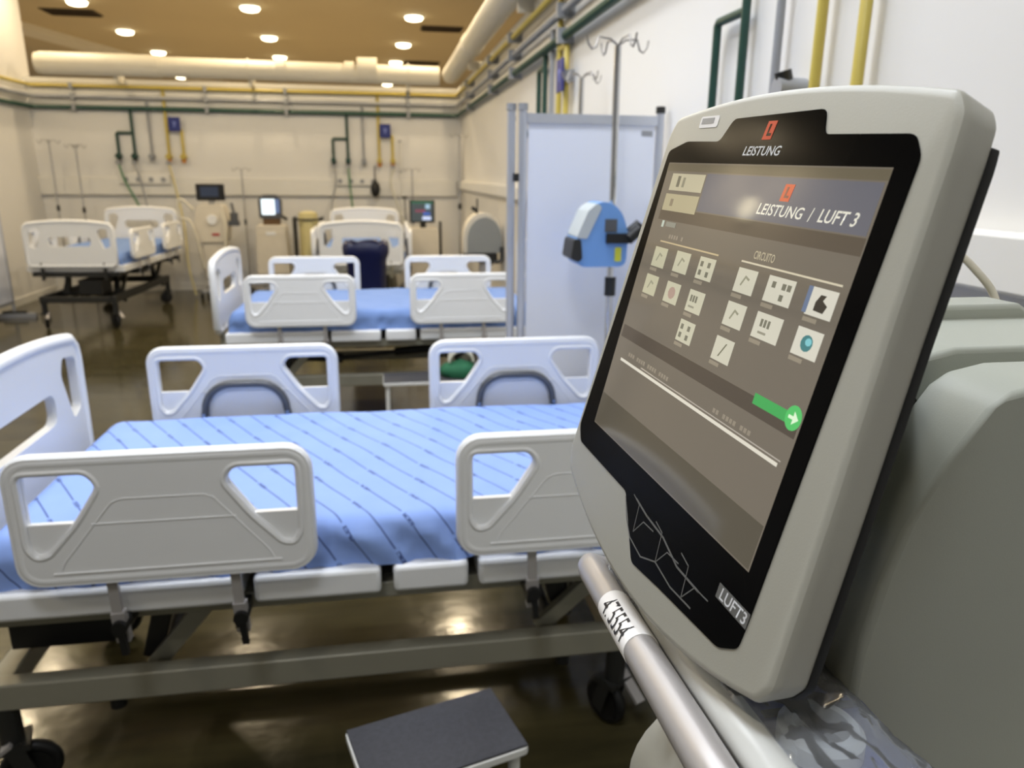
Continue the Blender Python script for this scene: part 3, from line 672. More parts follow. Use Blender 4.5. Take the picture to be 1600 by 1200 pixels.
# ------------------------------------------------------------------ machines along the end wall
def cart_base(t_, r=0.26, z=0.12, h=0.6):
    for k in range(4):
        a = math.pi / 4 + k * math.pi / 2; c, s_ = math.cos(a), math.sin(a)
        lg = part('base_leg', MB().bar((0, 0, z), (r * c, r * s_, z - 0.03), 0.06, 0.04), M_GREYP, t_, bevel=0.01)
        part('caster', MB().cyl((r * c - 0.012, r * s_, 0.04), (r * c + 0.012, r * s_, 0.04), 0.04, 14).cyl((r * c, r * s_, 0.05), (r * c, r * s_, z - 0.03), 0.01, 8), M_BLACK, lg, smooth=40)
    part('column', MB().cyl((0, 0, z), (0, 0, h), 0.035, 16), M_STEEL, t_, smooth=40)
t = thing('ventilator', 'white ventilator on a cart topped by a wide black screen', 'ventilator', (-2.12, 10.2, 0))
cart_base(t, h=0.75)
part('body', MB().prism(round_poly([(-0.17, 0.72), (0.17, 0.72), (0.2, 0.95), (0.15, 1.18), (-0.15, 1.18), (-0.2, 0.95)], 0.03), [], XZ, -0.16, 0.14), M_BEIGE, t, bevel=0.015)
part('front_dial', MB().cyl((0.02, -0.16, 1.0), (0.02, -0.19, 1.0), 0.06, 18), M_WHITE, t, smooth=40)
part('red_tag', MB().box(0.0, 0.09, -0.167, -0.16, 0.80, 0.83), mat('red_tag', (170, 60, 60), 0.5), t)
part('cabinet', MB().box(-0.14, 0.14, -0.13, 0.13, 0.25, 0.72), M_BEIGE, t, bevel=0.02)
part('neck', MB().cyl((0, 0, 1.17), (0, 0, 1.26), 0.035, 12), M_GREYP, t, smooth=40)
sc = part('screen_housing', MB().box(-0.17, 0.17, -0.05, 0.0, 1.225, 1.43), M_BLACK, t, bevel=0.012)
part('display', MB().box(-0.115, 0.1, -0.0525, -0.049, 1.275, 1.395), screen_mat('slate', (78, 84, 98), 0.5), sc)
for i, pts in enumerate([[(-0.19, -0.17, 1.12), (-0.33, -0.2, 1.25), (-0.36, -0.2, 1.05), (-0.24, -0.2, 0.98), (-0.17, -0.2, 0.75), (-0.12, -0.2, 0.4)], [(0.14, -0.17, 1.1), (0.17, -0.2, 0.9), (0.15, -0.2, 0.6), (0.1, -0.2, 0.4)]]):
    part('breathing_hose', MB().tube(smooth_path(pts), 0.016, 8), M_TAN, t, smooth=60)
part('humidifier', MB().cyl((0.27, -0.08, 0.98), (0.27, -0.08, 1.08), 0.05, 16).box(0.19, 0.33, -0.13, -0.03, 0.92, 0.98).cyl((0.27, -0.08, 1.08), (0.25, -0.08, 1.2), 0.016, 10), M_HANDLE, t, smooth=40)
t = thing('ventilator', 'beige ventilator with a small glowing white screen at the end wall', 'ventilator', (-1.42, 10.3, 0))
cart_base(t, h=0.35)
part('body', MB().prism(round_poly([(-0.2, 0.3), (0.2, 0.3), (0.18, 0.92), (-0.18, 0.92)], 0.03), [], XZ, -0.17, 0.15), M_BEIGE, t, bevel=0.02)
part('drawer_face', MB().box(-0.06, 0.06, -0.178, -0.17, 0.80, 0.84), M_WHITE, t)
sc = part('screen_housing', MB().prism(round_poly([(-0.14, 1.0), (0.14, 1.0), (0.145, 1.24), (0.09, 1.3), (-0.09, 1.3), (-0.145, 1.24)], 0.03), [], XZ, -0.07, 0.03), M_HANDLE, t, bevel=0.012)
part('display', MB().box(-0.105, 0.06, -0.0735, -0.069, 1.05, 1.245), screen_mat('white', (240, 252, 255), 1.6), sc)
part('key_strip', MB().box(0.066, 0.115, -0.0735, -0.069, 1.07, 1.245), screen_mat('blue', (120, 140, 180), 0.8), sc)
part('base_collar', MB().box(-0.1, 0.11, -0.06, 0.05, 0.91, 1.005), mat('brown_collar', (90, 66, 34), 0.5), t, bevel=0.01)
part('side_arm', MB().cyl((0.13, -0.03, 1.03), (0.20, -0.05, 0.99), 0.02, 10), M_DARK, t, smooth=40)
t = thing('ventilator', 'ventilator cart with a colourful waveform screen at the end wall', 'ventilator', (0.52, 10.0, 0))
cart_base(t, h=0.35)
part('body', MB().prism(round_poly([(-0.19, 0.3), (0.19, 0.3), (0.18, 0.9), (-0.18, 0.9)], 0.025), [], XZ, -0.18, 0.16), M_BEIGE, t, bevel=0.02)
part('neck', MB().cyl((0, 0, 0.88), (0, 0, 1.0), 0.04, 12), M_DARK, t, smooth=40)
for sx in (-1, 1): part('side_pole', MB().cyl((sx * 0.22, -0.05, 0.45), (sx * 0.22, -0.05, 0.98), 0.018, 10).box(sx * 0.22 - 0.06 * sx, sx * 0.22, -0.07, -0.03, 0.5, 0.56), M_DARK, t, smooth=40)
sc = part('screen_housing', MB().box(-0.17, 0.15, -0.07, -0.02, 0.965, 1.25), M_DARK, t, bevel=0.012)
part('display', MB().box(-0.15, 0.13, -0.0735, -0.069, 0.985, 1.235), screen_mat('teal', (84, 92, 92), 0.8), sc)
part('display_band', MB().box(-0.15, 0.13, -0.0745, -0.073, 1.205, 1.235), screen_mat('greenbar', (64, 110, 84), 0.9), sc)
part('display_trace', MB().box(-0.10, 0.03, -0.0745, -0.073, 1.10, 1.13), screen_mat('rose', (150, 80, 96), 0.9), sc)
part('display_trace', MB().box(0.0, 0.09, -0.0745, -0.073, 1.06, 1.10), screen_mat('blue2', (80, 110, 190), 0.9), sc)
part('display_value', MB().box(0.03, 0.09, -0.0745, -0.073, 1.14, 1.20), screen_mat('pale', (170, 200, 220), 1.0), sc)
part('display_value', MB().box(-0.01, 0.10, -0.0745, -0.073, 1.0, 1.045), screen_mat('pale2', (210, 220, 250), 1.1), sc)
part('sensor', MB().box(-0.27, -0.2, -0.06, -0.02, 1.27, 1.295).cyl((-0.22, -0.05, 0.95), (-0.23, -0.04, 1.28), 0.008, 8), M_DARK, t)
t = thing('ventilator', 'dome-backed grey ventilator on a black base near the right wall', 'ventilator', (0.925, 7.1, 0))
cart_base(t, r=0.18, h=0.8)
dm = [(-0.175, 0.0)] + [(0.175 * -math.cos(math.radians(a)), 0.12 + 0.235 * math.sin(math.radians(a))) for a in range(0, 181, 12)] + [(0.175, 0.0)]
part('cover', MB().prism([(a * 1.06, b * 1.05 + 0.86) for a, b in dm], [], XZ, -0.05, 0.16), M_BEIGE, t, bevel=0.02)
part('dome_face', MB().prism([(a * 0.93 + 0.012, b * 0.93 + 0.865) for a, b in dm], [], XZ, -0.075, -0.04), M_DOME, t, bevel=0.015)
part('base', MB().box(-0.17, 0.13, -0.09, 0.15, 0.79, 0.865), M_BLACK, t, bevel=0.01)
part('coupling', MB().cyl((0.06, -0.1, 0.79), (0.06, -0.02, 0.79), 0.04, 14).tube(smooth_path([(0.1, -0.1, 0.78), (0.16, -0.1, 0.80), (0.17, -0.08, 0.92)]), 0.018, 8), M_DARK, t, smooth=40)
part('top_arm', MB().cyl((-0.05, 0.0, 1.2), (-0.05, 0.0, 1.36), 0.008, 8).cyl((-0.05, 0, 1.24), (-0.10, 0, 1.28), 0.018, 10), M_DARK, t, smooth=40)
t = thing('hamper_stand', 'dark metal hamper stand holding a yellow bag at the end wall', 'hamper', (-0.94, 10.1, 0))
fr = MB()
for sx in (-1, 1):
    for y in (-0.13, 0.13): fr.cyl((sx * 0.17, y, 0.0), (sx * 0.17, y, 1.02), 0.014, 10)
    fr.cyl((sx * 0.17, -0.13, 1.02), (sx * 0.17, 0.13, 1.02), 0.014, 10)
    fr.cyl((sx * 0.17, -0.13, 0.12), (sx * 0.17, 0.13, 0.12), 0.012, 10)
for y in (-0.13, 0.13): fr.cyl((-0.17, y, 0.12), (0.17, y, 0.12), 0.012, 10).cyl((-0.17, y, 1.0), (0.17, y, 1.0), 0.012, 10)
part('frame', fr, M_DARK, t, smooth=40)
bgm = MB(); n = 24
for lv, (r, z) in enumerate([(0.09, 0.24), (0.13, 0.3), (0.14, 0.5), (0.135, 0.8), (0.145, 1.0), (0.13, 1.08), (0.05, 1.10)]):
    bgm.v += [(0.85 * r * math.cos(2 * math.pi * k / n) * (1 + 0.10 * math.sin(k * 2.1 + lv)), r * 0.85 * math.sin(2 * math.pi * k / n) * (1 + 0.06 * math.cos(k * 1.7 + lv)), z) for k in range(n)]
bgm.f = [(i * n + k, i * n + (k + 1) % n, (i + 1) * n + (k + 1) % n, (i + 1) * n + k) for i in range(6) for k in range(n)] + [tuple(range(n)), tuple(6 * n + k for k in range(n))]
part('bag', bgm, M_YBAG, t, smooth=60)
t = thing('waste_bin', 'tall navy blue lined waste bin in front of a bed', 'bin', (-0.165, 7.35, 0))
bn = MB(); n = 32
def sq(k, rx, ry, e=0.5):
    a = 2 * math.pi * k / n; c, s_ = math.cos(a), math.sin(a)
    return (rx * math.copysign(abs(c) ** e, c), ry * math.copysign(abs(s_) ** e, s_))
prof = [(0.14, 0.14, 0.02), (0.15, 0.15, 0.08), (0.175, 0.17, 0.5), (0.185, 0.18, 0.78), (0.215, 0.205, 0.84), (0.22, 0.21, 0.90), (0.205, 0.195, 0.945), (0.17, 0.165, 0.935), (0.165, 0.16, 0.7), (0.15, 0.15, 0.5)]
for lv, (rx, ry, z) in enumerate(prof):
    for k in range(n):
        x, y = sq(k, rx, ry); w_ = 1 + (0.03 * math.sin(k * 2.3 + lv * 0.7) if 2 <= lv <= 7 else 0)
        bn.v.append((x * w_, y * w_, z + (0.012 * math.sin(k * 1.9) if 4 <= lv <= 7 else 0)))
bn.f = [(i * n + k, i * n + (k + 1) % n, (i + 1) * n + (k + 1) % n, (i + 1) * n + k) for i in range(len(prof) - 1) for k in range(n)] + [tuple(range(n)), tuple((len(prof) - 1) * n + k for k in range(n))]
part('liner_bag', bn, M_NAVY, t, smooth=50)
part('base', MB().lathe([(0.15, 0.0), (0.16, 0.01), (0.155, 0.06), (0.14, 0.07)], n=24), M_BLACK, t, smooth=40)

# ------------------------------------------------------------------ foreground ventilator with touchscreen
MU = Vector((0.0703541, -0.9972833, -0.0218264)); MV = Vector((0.2383961, -0.0044368, 0.9711579)); MN = MU.cross(MV)
MO = Vector((0.2467354, 0.6399988, 1.5842783))
VR = Vector((0.52, 0.47, 0.0))
def mon(u, v, d=0.0):
    return MO + MU * (u / 1000) + MV * (v / 1000) + MN * (d / 1000) - VR
vent_t = thing('ventilator', 'large grey ventilator with a tilted black-framed touchscreen, wrapped below in plastic', 'ventilator', VR)
def offset_poly(pts, k):
    out = []; m = len(pts)
    for i in range(m):
        p0, p, p1 = Vector(pts[i - 1]), Vector(pts[i]), Vector(pts[(i + 1) % m])
        e0, e1 = (p - p0).normalized(), (p1 - p).normalized()
        n0, n1 = Vector((-e0.y, e0.x)), Vector((-e1.y, e1.x)); b = (n0 + n1)
        if b.length < 1e-6: b = n0
        b.normalize(); c = max(0.4, b.dot(n0)); q = p + b * (k / c); out.append((q.x, q.y))
    return out
raw = [(u, -296 - 36 * (1 - ((u - 141) / 178) ** 2)) for u in [-30 + 342 * i / 16 for i in range(17)]]
raw += [(321, -284), (316, -180), (310, -80), (306, 10), (304, 30)]
raw += [(u, 40 + 13 * (1 - ((u - 142) / 160) ** 2)) for u in [296 - 308 * i / 16 for i in range(17)]]
raw += [(-20, 28), (-22, 10), (-28, -80), (-35, -180), (-42, -280)]
hous = round_poly(raw, 4, 2)
gask = round_poly([(a, min(b, 22)) for a, b in raw if not (22 < b and 20 < a < 260)], 4, 2)
def loops_mesh(outline, spec, cap0=True, cap1=True):
    mb = MB(); n = len(outline)
    for k, d in spec: mb.v += [tuple(mon(a, b, d)) for a, b in offset_poly(outline, k)]
    for i in range(len(spec) - 1): mb.f += [(i * n + j, i * n + (j + 1) % n, (i + 1) * n + (j + 1) % n, (i + 1) * n + j) for j in range(n)]
    if cap0: mb.f.append(tuple(range(n)))
    if cap1: mb.f.append(tuple((len(spec) - 1) * n + j for j in range(n)))
    return mb
housing = part('monitor_housing', loops_mesh(hous, [(5.5, 0), (2.8, -0.5), (1.0, -1.8), (0.2, -4), (0.8, -8), (4, -26), (9, -26.5)]), M_GREY, vent_t, smooth=32)
part('gasket', loops_mesh(gask, [(14, -25), (3.0, -26), (2.5, -27.5), (2.5, -31), (5, -33), (14, -33)]), M_BLACK, vent_t, smooth=40)
part('monitor_back', loops_mesh(hous, [(60, -37), (60, -46), (66, -54), (80, -58)]), M_GREYB, vent_t, smooth=40)
glass_o = round_poly([(-8, 12), (22, 19.5), (76, 18.6), (89, 35), (197, 36.5), (203, 21), (279, 19.5), (288, 8), (286, -262), (285, -282), (268, -293), (187, -301), (139, -307), (97, -265), (-19, -265), (-31, -252)], 4.5, 3)
bezel = part('bezel_glass', MB().prism(glass_o, [], lambda a, b, q: tuple(mon(a, b, q)), -1.5, 0.9), M_GLASS, vent_t)
DW, DH = 272.0, -238.0
disp = part('display', MB().prism([(0, DH), (DW, DH), (DW, 2), (0, 2)], [], lambda a, b, q: tuple(mon(a, b, q)), 0.3, 1.1), screen_mat('taupe', (114, 106, 94)), vent_t)
def quad(name, u0, v0, u1, v1, rgb, lift, parent, k=1.0, poly=None):
    o = MB().prism(poly or [(u0, v1), (u1, v1), (u1, v0), (u0, v0)], [], lambda a, b, q: tuple(mon(a, b, q)), lift - 0.12, lift)
    return part(name, o, screen_mat('%d_%d_%d' % rgb, rgb, k), parent)
quad('status_bar', 0, 1, DW, -5, (104, 96, 78), 1.25, disp)
quad('header_band', 74, -6, DW - 2, -35, (104, 104, 112), 1.25, disp)
quad('shade_band', 10, -36, DW - 1, -46, (90, 80, 68), 1.25, disp)
quad('shade_band', 4, -142, DW - 2, -153, (80, 71, 62), 1.25, disp)
quad('shade_band', 1, -208, DW - 1, -237, (84, 78, 66), 1.25, disp)
quad('status_tile', 14, -7, 72, -21, (190, 182, 154), 1.35, disp)
quad('status_tile', 12, -24, 72, -38, (178, 168, 136), 1.35, disp)
quad('status_glyph', 26, -9, 31, -18, (112, 108, 92), 1.5, disp); quad('status_glyph', 36, -10, 40, -18, (140, 136, 116), 1.5, disp)
quad('status_glyph', 24, -28, 29, -34, (140, 128, 106), 1.5, disp)
quad('mode_mark', 20, -46.5, 24, -52, (190, 200, 186), 1.4, disp); quad('mode_mark', 28, -47, 46, -51, (140, 140, 128), 1.4, disp)
quad('rule', 27, -63, 127, -64.2, (196, 178, 140), 1.35, disp); quad('rule', 159, -62.6, 266, -63.8, (214, 204, 178), 1.35, disp)
quad('rule', 17, -170.4, 264, -172.8, (226, 220, 204), 1.35, disp); quad('rule', 60, -168.2, 266, -169.0, (178, 170, 158), 1.35, disp)
icons = [(34, -77, 0), (75, -76, 1), (114.5, -75.5, 2), (32.5, -101, 0), (74, -101, 3), (114, -101, 4), (113.7, -124.6, 2), (171, -75.8, 0), (211, -75.6, 2), (253.5, -75.4, 5), (171, -99.5, 0), (211, -99.5, 4), (253, -99.5, 6), (170.4, -124.6, 7)]
for u, v, kd in icons:
    hw = 14.5 if kd in (2, 4) and u > 190 else 12.0
    br = 190 + int(30 * u / 270)
    quad('icon_tile', u - hw, v + 8.3, u + hw, v - 8.3, (br, br - 4, br - 34 + int(16 * u / 270)), 1.35, disp)
    quad('icon_caption', u - hw, v - 9.6, u - hw + 13, v - 12.2, (150, 140, 122), 1.35, disp)
    g = (150, 148, 126)
    if kd == 2:
        for dx, dy in ((-7, 2.5), (4, 2.5), (4, -4.5), (9.5, 2.5) if u > 190 else (-7, -4)): quad('icon_glyph', u + dx - 2, v + dy + 2.6, u + dx + 2, v + dy - 1.4, (120, 118, 102), 1.5, disp)
    elif kd == 4:
        for q in range(3): quad('icon_glyph', u - 8 + q * 4, v + 4.5, u - 5.4 + q * 4, v - 0.5, (120, 118, 102), 1.5, disp)
        quad('icon_glyph', u - 8, v - 3.5, u + 1, v - 5, (150, 146, 128), 1.5, disp)
    elif kd == 5:
        quad('icon_glyph', 0, 0, 0, 0, (66, 60, 52), 1.5, disp, poly=[(u - 5, v - 5), (u + 4, v - 5.5), (u + 6, v - 1), (u + 1, v + 1.5), (u + 3, v + 4.6), (u - 2, v + 4.6), (u - 5, v)])
        quad('icon_edge', u - hw - 3, v + 8.3, u - hw + 1, v - 7.5, (110, 124, 150), 1.45, disp)
    elif kd == 6:
        quad('icon_glyph', 0, 0, 0, 0, (70, 128, 130), 1.5, disp, poly=[(u + 5.5 * math.cos(a * math.pi / 6), v + 5 * math.sin(a * math.pi / 6)) for a in range(12)])
        quad('icon_glyph', 0, 0, 0, 0, (130, 200, 206), 1.6, disp, poly=[(u + 1.5 + 3 * math.cos(a * math.pi / 4), v + 1 + 2.4 * math.sin(a * math.pi / 4)) for a in range(8)])
    elif kd == 7:
        quad('icon_glyph', 0, 0, 0, 0, (110, 108, 88), 1.5, disp, poly=[(u - 4, v - 5), (u - 2.6, v - 5), (u + 4, v + 5), (u + 2.6, v + 5)])
    elif kd == 3:
        quad('icon_glyph', 0, 0, 0, 0, (176, 150, 136), 1.5, disp, poly=[(u + 6 * math.cos(a * math.pi / 5), v + 5 * math.sin(a * math.pi / 5)) for a in range(10)])
    else:
        quad('icon_glyph', 0, 0, 0, 0, g, 1.5, disp, poly=[(u - 5, v - 3), (u - 1, v + 4), (u + 5, v + 2), (u + 4, v + 0.6), (u, v + 2.2), (u - 3.6, v - 3.6)])
quad('start_bar', 222, -139.5, 262, -146.5, (66, 170, 88), 1.4, disp)
quad('start_button', 0, 0, 0, 0, (84, 196, 104), 1.55, disp, poly=[(264 + 7.5 * math.cos(a * math.pi / 10), -142 + 7.5 * math.sin(a * math.pi / 10)) for a in range(20)])
quad('start_arrow', 0, 0, 0, 0, (226, 250, 214), 1.7, disp, poly=[(259.5, -141), (264, -141), (264, -138), (269, -142), (264, -146), (264, -143), (259.5, -143)])
for u0, u1, v in ((40, 118, -58.5), (30, 116, -164), (182, 232, -164.5)):
    n = int((u1 - u0) / 4.5)
    for i in range(n):
        if u0 == 40 and i > 5: break
        if (i * 7 + n) % 5 == 0: continue
        quad('caption_glyph', u0 + i * 4.5, v + 1.6, u0 + i * 4.5 + 3.2, v - 1.6, (146, 136, 120), 1.35, disp)
def text_part(name, body, u0, v0, u1, v1, m, lift, parent, shear=0.0, fn=None, bold=0.012):
    cu = bpy.data.curves.new('text', 'FONT'); cu.body = body; cu.shear = shear; cu.size = 1; cu.resolution_u = 3; cu.offset = bold
    to = bpy.data.objects.new('text', cu); COL.objects.link(to); dg = bpy.context.evaluated_depsgraph_get(); dg.update()
    me = bpy.data.meshes.new_from_object(to.evaluated_get(dg)); bpy.data.objects.remove(to)
    xs = [v.co.x for v in me.vertices]; ys = [v.co.y for v in me.vertices]
    x0, x1, y0, y1 = min(xs), max(xs), min(ys), max(ys)
    for v in me.vertices:
        a = (v.co.x - x0) / (x1 - x0); b = (v.co.y - y0) / (y1 - y0)
        v.co = fn(a, b) if fn else mon(u0 + (u1 - u0) * a, v1 + (v0 - v1) * b, lift)
    me.materials.clear(); me.materials.append(m); me.name = name
    return obj(name, me, parent)
M_TXT = screen_mat('text', (232, 228, 212)); M_PRINT = mat('white_print', (214, 216, 220), 0.5)
text_part('screen_title', 'LEISTUNG', 158, -23.5, 210, -31, M_TXT, 1.5, disp, 0.25)
text_part('screen_title', '/', 215.5, -23, 219.5, -31.5, M_TXT, 1.5, disp, 0.2)
text_part('screen_title', 'LUFT 3', 225, -23, 260, -31, M_TXT, 1.5, disp, 0.25)
text_part('screen_heading', 'CIRCUITO', 172, -54.5, 196, -60, screen_mat('head', (190, 178, 150)), 1.5, disp)
def logo(u, v, w, h, m, m2, lift, parent):
    sk = 0.18
    part('logo_mark', MB().prism([(u - w / 2 - sk * h / 2, v - h / 2), (u + w / 2 - sk * h / 2, v - h / 2), (u + w / 2 + sk * h / 2, v + h / 2), (u - w / 2 + sk * h / 2, v + h / 2)], [], lambda a, b, q: tuple(mon(a, b, q)), lift - 0.2, lift), m, parent)
    part('logo_mark', MB().prism([(u - w * .22, v - h * .3), (u + w * .26, v - h * .3), (u + w * .28, v - h * .16), (u - w * .04, v - h * .16), (u + w * .1, v + h * .34), (u - w * .1, v + h * .34)], [], lambda a, b, q: tuple(mon(a, b, q)), lift - 0.1, lift + 0.12), m2, parent)
logo(186, -15.5, 10, 11, screen_mat('logo', (206, 92, 58)), screen_mat('logo2', (130, 84, 70)), 1.5, disp)
M_ORANGE = mat('logo_orange', (206, 78, 40), 0.5)
logo(142, 25, 11, 12.5, M_ORANGE, M_GLASS, 1.2, bezel)
text_part('brand_lettering', 'LEISTUNG', 116, 14.5, 163, 8, M_PRINT, 1.05, bezel, 0.25)
M_GP = mat('grey_print', (96, 96, 94), 0.5); M_GP2 = mat('grey_print_light', (150, 150, 156), 0.5)
part('model_plate', MB().prism([(250, -268), (286, -268), (286, -258), (250, -258)], [], lambda a, b, q: tuple(mon(a, b, q)), 0.7, 1.0), M_GP, bezel)
text_part('model_lettering', 'LUFT3', 254, -259, 284, -267, M_PRINT, 1.15, bezel, 0.1)
def trace(pts, w, m, name='printed_curve'):
    mb = MB()
    for (a0, b0), (a1, b1) in zip(pts, pts[1:]):
        d = Vector((a1 - a0, b1 - b0)); n_ = Vector((-d.y, d.x)).normalized() * w / 2
        mb.add([tuple(mon(a0 + n_.x, b0 + n_.y, 1.05)), tuple(mon(a1 + n_.x, b1 + n_.y, 1.05)), tuple(mon(a1 - n_.x, b1 - n_.y, 1.05)), tuple(mon(a0 - n_.x, b0 - n_.y, 1.05))], [(0, 1, 2, 3)])
    o = part(name, mb, m, bezel); s_ = o.modifiers.new('thickness', 'SOLIDIFY'); s_.thickness = 0.0002
    return o
for k in range(3):
    u = 112 + k * 44; v = -262 - k * 2
    trace([(u, v + 1), (u + 13, v - 2), (u + 16, v - 24), (u + 27, v - 10), (u + 45, v - 9)], 0.9, M_GP)
trace([(100, -268), (112, -282), (126, -292), (150, -296), (172, -288), (200, -292), (230, -290)], 1.2, M_GP)
trace([(118, -262), (142, -266), (172, -268), (200, -276), (232, -276)], 1.6, M_GP)
part('housing_sticker', MB().prism(rrect(34, 64, 30, 39, 2), [], lambda a, b, q: tuple(mon(a, b, q)), -0.3, 0.4), M_TAPE, housing)
part('sticker_print', MB().prism(rrect(37, 57, 33, 37.5, 0.5), [], lambda a, b, q: tuple(mon(a, b, q)), 0.3, 0.55), M_GREYP, housing)
# rear shells (profile across X/Z, stacked along Y)
def L_(x, y, z): return (x - VR.x, y - VR.y, z - VR.z)
def shell(name, left, xr, y0, y1, m, bevel, grow=0.0):
    cx = (left[0][0] + xr) / 2
    pts = [(x - grow, z + grow) for x, z in left] + [(2 * cx - x + grow, z + grow) for x, z in reversed(left)]
    return part(name, MB().prism(pts, [], lambda a, b, q: L_(a, q, b), y0, y1), m, vent_t, bevel=bevel, seg=4)
left = [(0.304, 0.86), (0.304, 1.21), (0.306, 1.277), (0.313, 1.316), (0.324, 1.355), (0.346, 1.40), (0.370, 1.436), (0.386, 1.447), (0.41, 1.452)]
shell('rear_cover', left, 0.80, 0.388, 0.446, M_GREYB, 0.022)
shell('rear_seam', left, 0.80, 0.44, 0.468, M_GREYB, 0.0, grow=-0.012)
shell('rear_shell', left, 0.80, 0.462, 0.60, M_GREYB, 0.014, grow=0.006)
part('top_ridge', MB().prism([(0.40, 1.42), (0.41, 1.470), (0.55, 1.470), (0.585, 1.448), (0.60, 1.42)], [], lambda a, b, q: L_(a, q, b), 0.565, 0.61), M_GREYB, vent_t, bevel=0.004)
part('monitor_arm', MB().bar(mon(150, -150, -70), L_(0.42, 0.52, 1.30), 0.12, 0.10), M_DARK, vent_t)
part('power_cable', MB().tube(smooth_path([L_(0.53, 0.61, 1.36), L_(0.60, 0.64, 1.40), L_(0.622, 0.67, 1.45), L_(0.603, 0.68, 1.482), L_(0.575, 0.70, 1.507), L_(0.54, 0.74, 1.50), L_(0.52, 0.76, 1.40), L_(0.52, 0.70, 1.2), L_(0.52, 0.6, 1.1)]), 0.004, 8), M_TAN, vent_t, smooth=60)
part('lower_body', MB().prism(rrect(0.228, 0.60, 0.80, 1.075, 0.09, 8), [], lambda a, b, q: L_(a, q, b), 0.27, 0.60), M_GREY, vent_t, bevel=0.03, seg=4)
part('cabinet', MB().box(-0.28, 0.26, -0.18, 0.16, 0.30, 0.88), M_GREYB, vent_t, bevel=0.03)
for sx in (-0.25, 0.23):
    for sy in (-0.22, 0.24):
        part('caster', MB().cyl((sx - 0.015, sy, 0.06), (sx + 0.015, sy, 0.06), 0.06, 18).cyl((sx, sy, 0.06), (sx, sy, 0.22), 0.015, 10), M_BLACK, vent_t, smooth=40)
part('base_frame', MB().box(-0.28, 0.26, -0.25, 0.27, 0.20, 0.31), M_GREYB, vent_t, bevel=0.02)
# handle tube with number label
HT0, HT1 = Vector(L_(0.189, 0.632, 1.206)), Vector(L_(0.1735, 0.285, 1.2525))
hd = (HT1 - HT0).normalized(); HR = 0.0138
tube = part('handle_tube', MB().tube([HT0 + Vector((0.03, 0.012, -0.03)), HT0 + Vector((0.012, 0.008, -0.008)), HT0, HT0 + hd * 0.01] + [HT0 + hd * q for q in (0.1, 0.2, 0.3)] + [HT1, HT1 + Vector((0.02, -0.012, -0.01)), HT1 + Vector((0.05, -0.01, -0.04)), HT1 + Vector((0.07, 0.01, -0.1)), HT1 + Vector((0.10, 0.05, -0.20))], HR, 20), M_STEEL, vent_t, smooth=60)
part('handle_post', MB().tube([HT0 + Vector((0.03, 0.012, -0.03)), HT0 + Vector((0.045, 0.0, -0.07)), HT0 + Vector((0.06, -0.04, -0.11)), HT0 + Vector((0.10, -0.06, -0.17))], HR, 16), M_STEEL, vent_t, smooth=60)
l0, l1 = 0.088, 0.168
part('paper_label', MB().tube([HT0 + hd * (l0 + (l1 - l0) * i / 4) for i in range(5)], HR + 0.0006, 24, cap=True), M_TAPE, tube, smooth=60)
# lettering wrapped on the side of the tube that faces the room
rr = hd.cross(Vector((0, 0, 1))).normalized()      # horizontal across the tube
upv = rr.cross(hd)
if rr.x > 0: sgn = -1
else: sgn = 1
def wrap(a, b):
    ang = math.radians(10 + 70 * b)
    o_ = rr * sgn * math.cos(ang) + upv * math.sin(ang)
    return HT0 + hd * (l0 + 0.012 + (l1 - l0 - 0.022) * a) + o_ * (HR + 0.0012)
text_part('label_number', '475554', 0, 0, 0, 0, M_INK, 0, tube, 0.0, fn=wrap, bold=0.0)
part('side_bar', MB().tube([L_(0.213, 0.62, 1.222), L_(0.209, 0.45, 1.236), L_(0.206, 0.30, 1.252), L_(0.212, 0.27, 1.24), L_(0.24, 0.28, 1.15), L_(0.28, 0.32, 1.05)], 0.0135, 12), M_WBAR, vent_t, smooth=60)

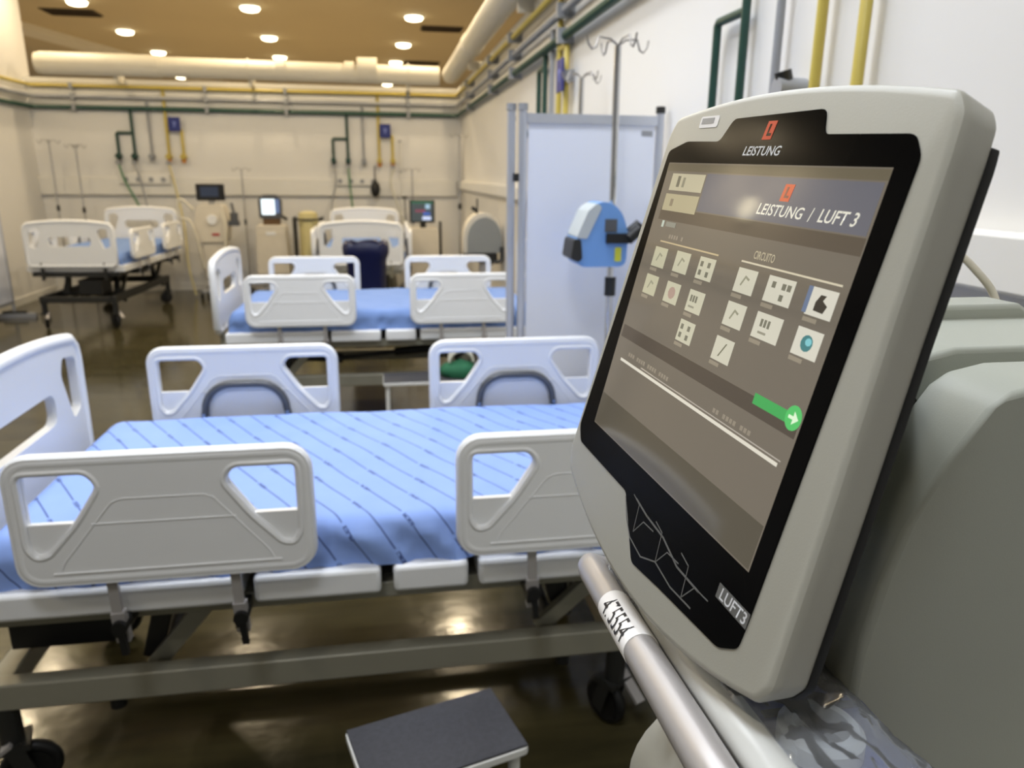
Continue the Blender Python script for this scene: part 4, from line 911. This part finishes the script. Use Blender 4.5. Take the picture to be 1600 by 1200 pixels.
# plastic-wrapped accessories below the screen
t = thing('accessory_pouch', 'navy blue pouch inside clear plastic under the large touchscreen', 'pouch', (0.268, 0.385, 1.075))
pm = MB(); pm.prism(rrect(-0.036, 0.045, -0.075, 0.065, 0.02, 4), [], XY, 0.0, 0.155)
part('pouch', pm, M_BLUEB, t, bevel=0.014, seg=3)
part('zip', MB().box(-0.03, 0.038, -0.003, 0.003, 0.155, 0.1565), M_DARK, t)
t = thing('tube_connector', 'white ring connector wrapped in clear plastic on the navy pouch', 'connector', (0.258, 0.352, 1.2325))
part('ring', MB().lathe([(0.022, 0.0), (0.026, 0.0), (0.026, 0.012), (0.022, 0.016), (0.017, 0.016), (0.017, 0.0)], n=24), M_WBAR, t, smooth=40)
part('spout', MB().cyl((-0.02, 0, 0.007), (-0.03, -0.014, 0.007), 0.006, 12), M_WBAR, t, smooth=40)
mb = MB(); nu, nv = 46, 70; random.seed(9)
for i in range(nu + 1):
    for j in range(nv + 1):
        a, b = i / nu, j / nv
        y = 0.61 - 0.345 * b
        x0 = 0.196; x1 = 0.305 + 0.03 * max(0.0, b - 0.65)
        x = x0 + (x1 - x0) * a
        q = Vector((x * 38, y * 26, 0.3)); q2 = Vector((x * 90 + y * 30, y * 60 - x * 40, 2.0))
        z = 1.2525 + 0.010 * noise.noise(q) + 0.005 * abs(noise.noise(q2)) + 0.006 * math.sin(math.pi * a)
        if y > 0.47: z -= 0.10 * (y - 0.47) * 0.9
        z -= 0.05 * max(0.0, a - 0.75) ** 1.3 * 2.2
        z -= 0.03 * max(0.0, 0.10 - a) * 8
        mb.v.append((x - 0.25, y - 0.43, z - 1.163))
mb.f = [(i * (nv + 1) + j, (i + 1) * (nv + 1) + j, (i + 1) * (nv + 1) + j + 1, i * (nv + 1) + j + 1) for i in range(nu) for j in range(nv)]
film = part('plastic_film', mb, M_FILM, None, smooth=25); film.location = (0.25, 0.43, 1.163)
s_ = film.modifiers.new('thickness', 'SOLIDIFY'); s_.thickness = 0.0004
tag(film, 'crumpled clear plastic film draped below the large touchscreen', 'plastic film')
